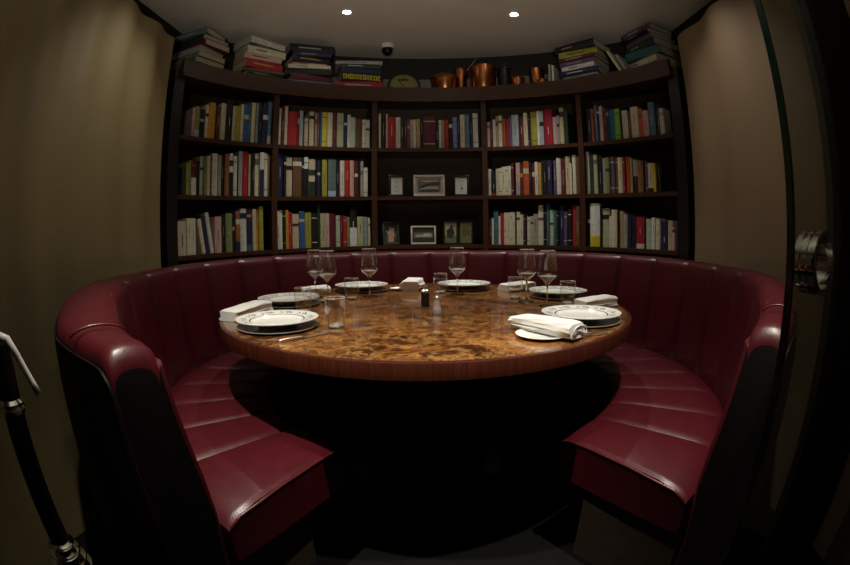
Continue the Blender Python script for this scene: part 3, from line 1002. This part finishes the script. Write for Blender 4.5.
for (row, bay), data in [((k[0], k[1]), v) for k, v in ROWS.items()]:
    z = SHELF_Z[row]
    items = [s.split(',') for s in data.split(';')]
    bi = ['far left', 'left', 'middle', 'right', 'far right'].index(bay)
    lim0, lim1 = BAYS[bi][0] + 0.08, BAYS[bi][1] - 0.08
    half = [math.degrees(float(it[1]) / 2000 / 1.522) + 0.01 for it in items]
    ang = [float(it[0]) for it in items]
    for i in range(len(items)):
        ang[i] = max(ang[i], (lim0 if i == 0 else ang[i - 1] + half[i - 1]) + half[i])
    for i in reversed(range(len(items))):
        ang[i] = min(ang[i], (lim1 if i == len(items) - 1 else ang[i + 1] - half[i + 1]) - half[i])
    for i, it in enumerate(items):
        a, w, h, c = ang[i], float(it[1]) / 1000, float(it[2]) / 1000, it[3]
        bands = []
        extra = ''
        if len(it) > 4:
            bands.append((it[4], 0.0, h * (1 - float(it[5])), 1.0))
            extra = ' with %s foot' % NAMES[it[4]]
        dark = c in DARKS
        if w > 0.012 and rb.random() < 0.8:
            pc = rb.choice(['cr', 'oc', 'iv', 'bg', 'gr']) if dark else rb.choice(['mr', 'k', 'dg', 'nv', 'br', 'gr', 'sl'])
            kind = rb.random()
            if kind < 0.55:        # slim title panel along the spine
                zc = h * rb.uniform(0.25, 0.5)
                bands.append((pc, zc, zc + h * rb.uniform(0.18, 0.42), rb.uniform(0.18, 0.34)))
            elif kind < 0.8:       # full width block
                zc = h * rb.uniform(0.55, 0.8)
                bands.append((pc, zc, zc + h * rb.uniform(0.05, 0.16), 1.0))
            else:                  # two thin rules
                bands.append((pc, h * 0.84, h * 0.86, 1.0))
                bands.append((pc, h * 0.14, h * 0.16, 1.0))
        d = rb.uniform(0.135, 0.185)
        if (bay == 'far left' and i == 0) or (bay == 'far right' and i == len(items) - 1):
            d = 0.085
        o = build_book(w, h, d, c, bands)
        o.location = arc_pt(BC, 1.522 + rb.uniform(-0.004, 0.010), a, z + 0.0004)
        lean = 0.0
        o.rotation_euler = (0, lean, -R(a))
        size = '' if extra else 'tall ' if h > 0.248 else 'short ' if h < 0.18 else 'thick ' if w > 0.05 else ''
        tag(o, '%s%s book%s, %s from left, %s shelf, %s bay' % (size, NAMES[c], extra, ORD[i + 1], row, bay), 'book', 'books on the %s shelf of the %s bay' % (row, bay))

# three books leaning together on the bottom shelf of the far left bay
for a, w, h, d, c, lab in ((-60.55, 0.026, 0.205, 0.15, 'cr', 'slim cream book leaning left, first of the leaning three, bottom shelf'),
                           (-59.42, 0.030, 0.222, 0.17, 'nv', 'navy book leaning left between two pale leaning books, bottom shelf'),
                           (-58.30, 0.026, 0.242, 0.17, 'iv', 'tall ivory book leaning left, last of the leaning three, bottom shelf')):
    o = build_book(w, h, d, c)
    tilt = R(-9)
    p = arc_pt(BC, 1.525, a, SHELF_Z['bottom'] + abs(w / 2 * math.sin(tilt)) + 0.0005)
    o.location = p
    o.rotation_euler = (Matrix.Rotation(-R(a), 4, 'Z') @ Matrix.Rotation(tilt, 4, 'Y')).to_euler()
    tag(o, lab, 'book', 'leaning books on the bottom shelf')

# ---------------------------------------------------------------- stacks of books on top of the bookcase
TOPZ = 2.0605
STACKS = [
 ('far left stack', -60.4, 1.735, -75, [('oc', 0.034, 0.24, 0.20), ('k', 0.030, 0.26, 0.20), ('sl', 0.034, 0.25, 0.21), ('og', 0.026, 0.26, 0.20), ('gr', 0.030, 0.24, 0.20), ('mr', 0.030, 0.25, 0.19),
                            ('dg', 0.034, 0.25, 0.20), ('sl', 0.03, 0.24, 0.19)], 0.055),
 ('second stack from the left', -45.8, 1.63, 6, [('k', 0.03, 0.30, 0.21), ('mr', 0.034, 0.29, 0.21), ('dg', 0.022, 0.27, 0.20), ('br', 0.022, 0.29, 0.21), ('rd', 0.055, 0.28, 0.20), ('pk', 0.040, 0.27, 0.2),
                            ('cr', 0.046, 0.29, 0.2), ('dg', 0.016, 0.28, 0.2), ('iv', 0.040, 0.29, 0.21)], 0.03),
 ('third stack from the left', -32.3, 1.63, -3, [('wh', 0.030, 0.30, 0.20), ('sb', 0.036, 0.32, 0.21), ('mr', 0.044, 0.27, 0.20), ('k', 0.040, 0.30, 0.2), ('cr', 0.026, 0.29, 0.2), ('pk', 0.014, 0.24, 0.18),
                            ('k', 0.040, 0.27, 0.2), ('nv', 0.028, 0.26, 0.2), ('k', 0.050, 0.31, 0.22)], 0.03),
 ('stack just left of the round dial', -18.8, 1.625, -2, [('wh', 0.042, 0.22, 0.19), ('cs', 0.054, 0.32, 0.2), ('k', 0.062, 0.29, 0.2), ('nv', 0.040, 0.28, 0.2), ('dg', 0.026, 0.27, 0.2), ('gr', 0.024, 0.32, 0.21)], 0.02),
 ('stack right of the copper pots', 41.0, 1.665, -9, [('wh', 0.052, 0.27, 0.2), ('k', 0.024, 0.26, 0.2), ('gr', 0.018, 0.25, 0.19), ('nv', 0.040, 0.28, 0.2), ('wh', 0.030, 0.24, 0.2), ('pu', 0.036, 0.26, 0.2), ('mr', 0.024, 0.27, 0.2),
                            ('ol', 0.044, 0.27, 0.2), ('k', 0.052, 0.30, 0.22)], 0.012),
 ('far right stack', 57.9, 1.745, -18, [('k', 0.022, 0.24, 0.2), ('gr', 0.032, 0.24, 0.19), ('br', 0.024, 0.22, 0.19), ('cr', 0.030, 0.27, 0.21), ('rb', 0.018, 0.23, 0.19), ('te', 0.044, 0.25, 0.19), ('dg', 0.038, 0.24, 0.2),
                            ('pu', 0.030, 0.22, 0.19), ('k', 0.022, 0.22, 0.18), ('pu', 0.030, 0.23, 0.18)], 0.06),
]
rs = random.Random(5)
for nm, a, r, rot, items, jit in STACKS:
    z = TOPZ
    grow = {'far left stack': 1.42, 'far right stack': 1.40, 'third stack from the left': 1.18, 'second stack from the left': 1.12}.get(nm, 1.08)
    items = [(c, t * grow, L * (1.28 if 'far' in nm else 1.12 if 'copper' in nm else 1.06), d * (1.25 if 'far' in nm else 1.12 if 'copper' in nm else 1)) for c, t, L, d in items]
    for i, (c, t, L, d) in enumerate(items):
        bands = [] if rs.random() < 0.4 else [(rs.choice(['oc', 'cr', 'gr']) if c in DARKS else rs.choice(['k', 'mr', 'nv']), L * 0.2, L * rs.uniform(0.45, 0.75), 0.45)]
        o = build_book(t, L, d, c, bands, flat=True)
        p = arc_pt(BC, r + rs.uniform(-0.3, 0.3) * jit, a, z)
        tang = Vector((math.cos(R(a)), -math.sin(R(a)), 0))
        o.location = p + tang * rs.uniform(-0.4, 0.4) * jit
        o.rotation_euler = (0, 0, -R(a) + R(rot) + rs.uniform(-0.14, 0.14) * (0.6 if 'copper' in nm else 1))
        z += t + 0.0004
        left = len(items) - i
        pos = 'top' if left == 1 else 'bottom' if i == 0 else ORD[i + 1] + ' from bottom'
        lab = '%s book, %s, %s, atop the bookcase' % (NAMES[c], pos, nm)
        tag(o, lab, 'book', 'books in the ' + nm)
        if nm.startswith('stack just') and c == 'k':
            # yellow capitals along the black spine
            vs, fs = [], []
            xx = -L / 2 + 0.012
            q = random.Random(3)
            while xx < L / 2 - 0.03:
                w_ = q.choice([0.016, 0.020, 0.024])
                strokes = q.choice([((0, 0, .28, 1), (0, .8, 1, .2), (0, 0, 1, .2)), ((0, 0, .28, 1), (.72, 0, .28, 1), (0, .42, 1, .2)), ((0, .8, 1, .2), (.36, 0, .28, 1)),
                                    ((0, 0, .28, 1), (0, 0, 1, .2), (0, .42, .8, .2), (0, .8, 1, .2)), ((0, 0, .28, 1), (.72, 0, .28, 1), (0, .8, 1, .2), (0, 0, 1, .2))])
                for sx, sz, sw, sh in strokes:
                    b = len(vs)
                    x0, x1 = xx + sx * w_, xx + (sx + sw) * w_
                    z0, z1 = 0.012 + sz * 0.038, 0.012 + (sz + sh) * 0.038
                    y0, y1 = -d / 2 - 0.0012, -d / 2 + 0.004
                    vs += [(x0, y0, z0), (x1, y0, z0), (x1, y0, z1), (x0, y0, z1), (x0, y1, z0), (x1, y1, z0), (x1, y1, z1), (x0, y1, z1)]
                    fs += [[b + k for k in fc] for fc in ((0, 1, 2, 3), (4, 7, 6, 5), (0, 4, 5, 1), (1, 5, 6, 2), (2, 6, 7, 3), (3, 7, 4, 0))]
                xx += w_ + 0.006
            for ch in list(o.children):
                if ch.name.startswith('spine_label'):
                    bpy.data.objects.remove(ch)
            mesh_obj('spine_lettering', vs, fs, book_mat('ye'), o)['label'] = 'yellow capitals along the spine'

def leaner(a, r, t, h, d, c, tilt, lab, z=TOPZ):
    o = build_book(t, h, d, c)
    o.location = arc_pt(BC, r, a, z + abs(t / 2 * math.sin(R(tilt))) + 0.0003)
    o.rotation_euler = (Matrix.Rotation(-R(a), 4, 'Z') @ Matrix.Rotation(R(tilt), 4, 'Y')).to_euler()
    tag(o, lab, 'book', 'books leaning beside the stacks')
leaner(32.3, 1.545, 0.016, 0.205, 0.13, 'gr', 3, 'thin grey book upright at the left of the stack right of the copper pots')
leaner(33.3, 1.545, 0.014, 0.195, 0.13, 'iv', 2, 'thin ivory book upright against the stack right of the copper pots')
leaner(53.9, 1.515, 0.017, 0.245, 0.10, 'cr', -27, 'cream book leaning left on the stack right of the copper pots')
leaner(55.4, 1.515, 0.018, 0.20, 0.10, 'gr', -26, 'grey book leaning left behind the cream leaning book atop the bookcase')

# ---------------------------------------------------------------- dial and copper pots on top of the bookcase
def top_item(kind, a, r, label, cat, group=None):
    return empty(kind, arc_pt(BC, r, a, TOPZ), label, cat, group, -R(a))
dl = top_item('dial_gauge', -6.6, 1.70, 'round yellowed dial with dark rim on top of the bookcase', 'dial')
rim = lathe('rim', [(0.108, -0.02), (0.126, -0.02), (0.128, 0.0), (0.126, 0.022), (0.108, 0.022)], M_IRON, dl, n=48, closed=True)
face = lathe('dial_face', [(0, -0.012), (0.1079, -0.012), (0.1079, 0.012), (0, 0.012)], book_mat('bg'), dl, n=48)
PALY = mat('yellowed dial', (0.24, 0.22, 0.07), 0.6)
face.data.materials[0] = PALY
bm = bmesh.new()
for k in range(11):
    t = R(-60 + 24 * k - 60)
    add_box(bm, (0.093 * math.sin(t), 0.093 * math.cos(t), 0.0125), (0.004, 0.018, 0.002), Matrix.Rotation(-t, 4, 'Z'))
for k in range(20):
    t = R(-120 + 12 * (k + 0.5))
    add_box(bm, (0.101 * math.sin(t), 0.101 * math.cos(t), 0.0125), (0.0225, 0.002, 0.002), Matrix.Rotation(-t, 4, 'Z'))
add_box(bm, (0, 0.080, 0.0125), (0.004, 0.052, 0.002))
add_box(bm, (0.0, 0.055, 0.0128), (0.07, 0.014, 0.002))
mk = bm_obj('scale_marks', bm, M_IRON, dl)
ndl = box('needle', (-0.02, 0.022, 0.0145), (0.006, 0.10, 0.002), M_IRON, dl, rot=Matrix.Rotation(0.6, 4, 'Z'))
for o in (rim, face, mk, ndl):
    o.matrix_basis = Matrix.Translation((0, 0, 0.1305)) @ Matrix.Rotation(R(80), 4, 'X')

def pot(kind, a, r, R_, H, label, m=M_COPPER, cat='copper pot', handle=None, lid=False, flare=0.0, dome=0.0):
    p = top_item(kind, a, r, label, cat, 'pots on top of the bookcase')
    th = 0.003
    lathe('pot_body', [(0, 0), (R_ * 0.93 - flare, 0), (R_ * 0.98 - flare, 0.006), (R_, H - 0.004), (R_ + 0.004, H - 0.003), (R_ + 0.004, H), (R_ - th, H), (R_ - th - flare, 0.008), (0, 0.006)], m, p, n=48)
    if lid:
        lathe('lid', [(0, H + 0.001), (R_ + 0.006, H + 0.001), (R_ + 0.006, H + 0.006), (R_ * 0.6, H + 0.018), (0, H + 0.024)], m, p, n=48)
        lathe('lid_knob', [(0, H + 0.024), (0.008, H + 0.024), (0.006, H + 0.034), (0.014, H + 0.04), (0.010, H + 0.048), (0, H + 0.05)], M_TIN, p, n=20)
    if dome:
        lathe('lid', [(R_ + 0.005, H + 0.001)] + [((R_ + 0.003) * math.cos(R(t)), H + 0.002 + dome * math.sin(R(t))) for t in range(0, 90, 10)] + [(0, H + 0.002 + dome)], m, p, n=48)
    if handle:
        hx, hz, L, ang = handle
        d = Vector((math.cos(ang), 0, math.sin(ang)))
        s = Vector((hx, 0, hz))
        tube('pot_handle', [s, s + d * L * 0.3, s + d * L * 0.7, s + d * L], [0.008, 0.006, 0.006, 0.009], M_TIN, p, n=10)
    return p
pot('cooking_pot', 4.0, 1.66, 0.108, 0.165, 'wide low copper pan with domed lid right of the round dial', flare=0.014, dome=0.055)
pot('saucepan', 7.9, 1.775, 0.050, 0.30, 'narrow copper saucepan with raised handle behind the wide copper pan', handle=(0.050, 0.285, 0.14, R(54)))
pot('cooking_pot', 14.0, 1.665, 0.098, 0.265, 'large bright copper pot at the middle right of the bookcase top')
pot('cooking_pot', 19.4, 1.70, 0.050, 0.25, 'dark iron pot with lid beside the large copper pot', m=M_IRON, cat='pot', lid=True)
pot('copper_mug', 23.5, 1.60, 0.050, 0.135, 'small copper mug between the dark iron pot and the book stack')
pot('copper_mug', 27.8, 1.71, 0.057, 0.235, 'taller copper mug behind the small copper mugs')
pot('copper_mug', 30.2, 1.575, 0.034, 0.098, 'smallest copper mug beside the upright thin books')

# ---------------------------------------------------------------- picture frames in the middle bay
def frame(kind, a, z, W, H, m, label, art, bw=0.014, lean=8, r=1.56, turn=0, mount=0.0):
    f = empty(kind, arc_pt(BC, r, a, z + 0.0018), label, 'picture frame', 'framed pictures in the middle bay')
    f.rotation_euler = (Matrix.Rotation(-R(a) + R(turn), 4, 'Z') @ Matrix.Rotation(R(-lean), 4, 'X')).to_euler()
    bm = bmesh.new()
    for c, s in (((0, 0, bw / 2), (W, 0.014, bw)), ((0, 0, H - bw / 2), (W, 0.014, bw)), ((-W / 2 + bw / 2, 0, H / 2), (bw, 0.014, H - 2 * bw)), ((W / 2 - bw / 2, 0, H / 2), (bw, 0.014, H - 2 * bw))):
        add_box(bm, c, s)
    bm_obj('moulding', bm, m, f, bevel=0.002, smooth=True)
    box('backing', (0, 0.005, H / 2), (W - 2 * bw, 0.003, H - 2 * bw), M_BLACK, f)
    art(f, W - 2 * bw, H - 2 * bw, bw)
    return f
def flat_shape(name, f, shapes, m, y):
    """shapes: outlines as (x, z) lists, each extruded to a thin paper layer"""
    vs, fs = [], []
    for s in shapes:
        n = len(s)
        b = len(vs)
        vs += [(x, y, z) for x, z in s] + [(x, y + 0.0006, z) for x, z in s]
        fs.append([b + k for k in range(n)])
        fs.append([b + n + k for k in range(n)][::-1])
        for k in range(n):
            k2 = (k + 1) % n
            fs.append([b + k, b + n + k, b + n + k2, b + k2])
    return mesh_obj(name, vs, fs, m, f)
def rect(cx, cz, w, h): return [(cx - w / 2, cz - h / 2), (cx + w / 2, cz - h / 2), (cx + w / 2, cz + h / 2), (cx - w / 2, cz + h / 2)]
def oval(cx, cz, w, h, n=16): return [(cx + w / 2 * math.cos(2 * PI * k / n), cz + h / 2 * math.sin(2 * PI * k / n)) for k in range(n)]
G_DK = mat('photo dark grey', (0.03, 0.03, 0.026), 0.4)
G_MD = mat('photo mid grey', (0.14, 0.135, 0.11), 0.4)
G_LT = mat('photo light grey', (0.42, 0.40, 0.34), 0.4)
G_GN = mat('photo green', (0.13, 0.15, 0.06), 0.4)
G_YL = mat('photo pale yellow', (0.36, 0.34, 0.18), 0.4)
G_SKIN = mat('photo skin tone', (0.40, 0.24, 0.18), 0.5)
def certificate(f, w, h, b):
    c = b + h / 2
    flat_shape('sheet', f, [rect(0, c, w, h)], M_PAPER, 0.002)
    flat_shape('print', f, [rect(0, c + h * .30, w * .35, h * .03), rect(0, c + h * .2, w * .5, h * .02), rect(0, c - h * .28, w * .5, h * .02), rect(0, c - h * .34, w * .35, h * .02),
                            rect(0, c + h * .02, w * .6, h * .02), rect(0, c - h * .06, w * .45, h * .02), rect(0, c - h * .13, w * .55, h * .02)], M_INK, 0.0012)
def certificate2(f, w, h, b):
    c = b + h / 2
    flat_shape('sheet', f, [rect(0, c, w, h)], M_PAPER, 0.002)
    flat_shape('print', f, [rect(0, c + h * .3, w * .5, h * .03), rect(0, c + h * .22, w * .35, h * .02), oval(w * .05, c - h * .16, w * .24, h * .2), rect(0, c + h * .05, w * .3, h * .02), rect(0, c - h * .36, w * .4, h * .02)], M_INK, 0.0012)
def landscape(f, w, h, b):
    c = b + h / 2
    flat_shape('mount', f, [rect(0, c, w, h)], G_LT, 0.0024)
    flat_shape('photo', f, [rect(0, c, w * .84, h * .78)], G_MD, 0.0016)
    flat_shape('photo_dark', f, [[(-w * .4, c - h * .1), (-w * .1, c + h * .12), (w * .38, c + h * .2), (w * .4, c + h * .04), (w * .05, c + h * .02), (-w * .2, c - h * .12)],
                                 rect(w * .02, c - h * .30, w * .66, h * .10)], G_DK, 0.0009)
    flat_shape('photo_light', f, [[(-w * .38, c - h * .22), (-w * .1, c - h * .06), (w * .3, c - h * .05), (w * .36, c - h * .2), (w * .1, c - h * .16)],
                                  [(-w * .4, c + h * .3), (w * .3, c + h * .34), (w * .38, c + h * .26), (-w * .1, c + h * .2)]], G_LT, 0.0007)
def seascape(f, w, h, b):
    c = b + h / 2
    flat_shape('mount', f, [rect(0, c, w, h)], G_DK, 0.0024)
    flat_shape('photo', f, [rect(0, c, w * .86, h * .76)], G_MD, 0.0016)
    flat_shape('photo_dark', f, [rect(0, c + h * .28, w * .86, h * .2), rect(0, c - h * .28, w * .86, h * .2)], G_DK, 0.0011)
    flat_shape('photo_light', f, [[(-w * .38, c - h * .1), (-w * .3, c + h * .02), (-w * .02, c + h * .02), (w * .02, c + h * .12), (w * .34, c + h * .1), (w * .38, c - h * .1)]], G_LT, 0.0007)
def portrait(f, w, h, b):
    c = b + h / 2
    flat_shape('photo', f, [rect(0, c, w, h)], G_DK, 0.002)
    flat_shape('photo_foliage', f, [oval(-w * .3, c - h * .25, w * .3, h * .4), oval(w * .34, c - h * .1, w * .22, h * .5)], mat('photo dark green', (0.05, 0.07, 0.045), 0.5), 0.0016)
    flat_shape('photo_figure', f, [[(-w * .22, c - h * .45), (-w * .22, c - h * .05), (-w * .38, c + h * .14), (-w * .2, c + h * .1), (-w * .05, c + h * .2), (w * .2, c + h * .16), (w * .3, c - h * .1), (w * .22, c - h * .2), (w * .2, c - h * .45)],
                                   oval(-w * .02, c + h * .26, w * .2, h * .16), oval(w * .2, c + h * .22, w * .17, h * .14)], G_SKIN, 0.001)
def garden(f, w, h, b):
    c = b + h / 2
    flat_shape('photo', f, [rect(0, c, w, h)], G_YL, 0.002)
    flat_shape('photo_lawn', f, [rect(0, c - h * .32, w, h * .34)], G_GN, 0.0015)
    flat_shape('photo_figure', f, [[(-w * .3, c - h * .2), (-w * .34, c + h * .1), (-w * .05, c + h * .22), (w * .22, c + h * .2), (w * .34, c - h * .02), (w * .12, c - h * .3)], oval(w * .06, c + h * .28, w * .26, h * .16)], G_DK, 0.001)
def garden2(f, w, h, b):
    c = b + h / 2
    flat_shape('photo', f, [rect(0, c, w, h)], G_GN, 0.002)
    flat_shape('photo_light', f, [rect(0, c + h * .32, w, h * .3)], mat('photo olive', (0.22, 0.20, 0.07), 0.5), 0.0015)
    flat_shape('photo_figure', f, [oval(-w * .12, c + h * .02, w * .34, h * .5), oval(w * .2, c + h * .05, w * .24, h * .4)], mat('photo brown', (0.10, 0.06, 0.03), 0.5), 0.001)
frame('picture_frame', -8.9, SHELF_Z['middle'], 0.112, 0.158, M_BLACK, 'black frame with a white certificate, left end of the middle shelf', certificate, bw=0.016)
frame('picture_frame', -0.5, SHELF_Z['middle'], 0.222, 0.158, M_SILVER, 'pale silver frame with a grey landscape photo on the middle shelf', landscape, bw=0.015)
frame('picture_frame', 7.8, SHELF_Z['middle'], 0.112, 0.152, M_BLACK, 'black frame with a white certificate, right end of the middle shelf', certificate2, bw=0.014)
frame('picture_frame', -10.4, SHELF_Z['bottom'], 0.120, 0.165, mat('dark grey frame', (0.04, 0.045, 0.04), 0.35), 'dark frame with two pale figures at the left of the bottom shelf', portrait, bw=0.014, lean=10, turn=10)
frame('picture_frame', -2.1, SHELF_Z['bottom'], 0.178, 0.132, M_SILVER, 'pale silver frame with a grey sea photo on the bottom shelf', seascape, bw=0.012)
# hinged double frame: two leaves
dbl = empty('double_picture_frame', arc_pt(BC, 1.56, 6.9, SHELF_Z['bottom'] + 0.0006), 'hinged double frame with two greenish photos at right of the bottom shelf', 'picture frame', 'framed pictures in the middle bay', -R(6.9))
for sx, art, tn in ((-0.053, garden, 7), (0.053, garden2, -7)):
    W, H, b = 0.104, 0.168, 0.010
    bm = bmesh.new()
    for c, s in (((0, 0, b / 2), (W, 0.012, b)), ((0, 0, H - b / 2), (W, 0.012, b)), ((-W / 2 + b / 2, 0, H / 2), (b, 0.012, H - 2 * b)), ((W / 2 - b / 2, 0, H / 2), (b, 0.012, H - 2 * b)), ((0, 0.004, H / 2), (W - 2 * b, 0.003, H - 2 * b))):
        add_box(bm, c, s)
    leaf = bm_obj('frame_leaf', bm, M_IRON, dbl)
    leaf.location = (sx, 0, 0)
    leaf.rotation_euler = (R(-5), 0, R(tn))
    art(leaf, W - 2 * b, H - 2 * b, b)

# ---------------------------------------------------------------- ceiling lamps and camera dome
LAB = ['left ceiling spot of the pair above the bookcase', 'right ceiling spot of the pair above the bookcase',
       'left ceiling spot of the pair nearer the doorway', 'right ceiling spot of the pair nearer the doorway']
for (sx, sy, *_), lab in zip(SPOTS, LAB):
    d = empty('ceiling_spot', (sx, sy, CEIL), lab, 'ceiling light', 'recessed ceiling spots')
    lathe('trim_ring', [(0.024, -0.0005), (0.040, -0.0005), (0.041, -0.003), (0.036, -0.006), (0.026, -0.004)], M_CEIL, d, n=40, closed=True)
    lathe('lamp', [(0, -0.0006), (0.0225, -0.0006), (0.0225, -0.003), (0, -0.004)], M_LAMP, d, n=32)
cd = empty('security_camera', (-0.262, 3.17, CEIL), 'small white and black dome camera on the ceiling above the dial', 'camera')
lathe('camera_base', [(0, -0.0005), (0.050, -0.0005), (0.052, -0.006), (0.048, -0.030), (0.044, -0.034), (0, -0.034)], M_WHITEPLASTIC, cd, n=40)
lathe('camera_dome', [(0.043, -0.034)] + [(0.043 * math.cos(R(t)), -0.040 - 0.046 * math.sin(R(t))) for t in range(0, 90, 12)] + [(0, -0.086)], mat('smoked dome', (0.006, 0.006, 0.007), 0.08), cd, n=40)

# ---------------------------------------------------------------- slim stand at the left edge
st = empty('floor_stand', (-0.690, 0.438, 0), 'slim black floor stand with white lever and chrome collars at the left edge', 'stand')
lathe('pole', [(0, 0.012), (0.022, 0.012), (0.022, 0.900), (0.019, 0.918), (0, 0.922)], M_BLACK, st, n=32)
lathe('stand_base', [(0, 0), (0.13, 0), (0.13, 0.008), (0.05, 0.014), (0, 0.014)], M_BLACK, st, n=48)
lathe('collar', [(0.0222, 0.800), (0.027, 0.802), (0.0285, 0.808), (0.025, 0.814), (0.028, 0.820), (0.0222, 0.826)], M_CHROME, st, n=32, closed=True)
for k in range(4):
    z = 0.528 - 0.020 * k
    rr = 0.0225
    R1 = 0.030 + 0.007 * k
    lathe('ring', [(rr, z - 0.006), (R1, z - 0.004), (R1 + 0.002, z), (R1, z + 0.003), (rr, z + 0.006)], M_CHROME, st, n=40, closed=True)
tube('lever', [(-0.02, -0.01, 0.923), (0.0, 0.0, 0.932), (0.018, 0.008, 0.926), (0.030, 0.018, 0.900), (0.046, 0.032, 0.850), (0.052, 0.038, 0.830)], [0.008, 0.0085, 0.008, 0.0065, 0.0065, 0.007], M_WHITEPLASTIC, st, n=12)['label'] = 'white hooked lever'
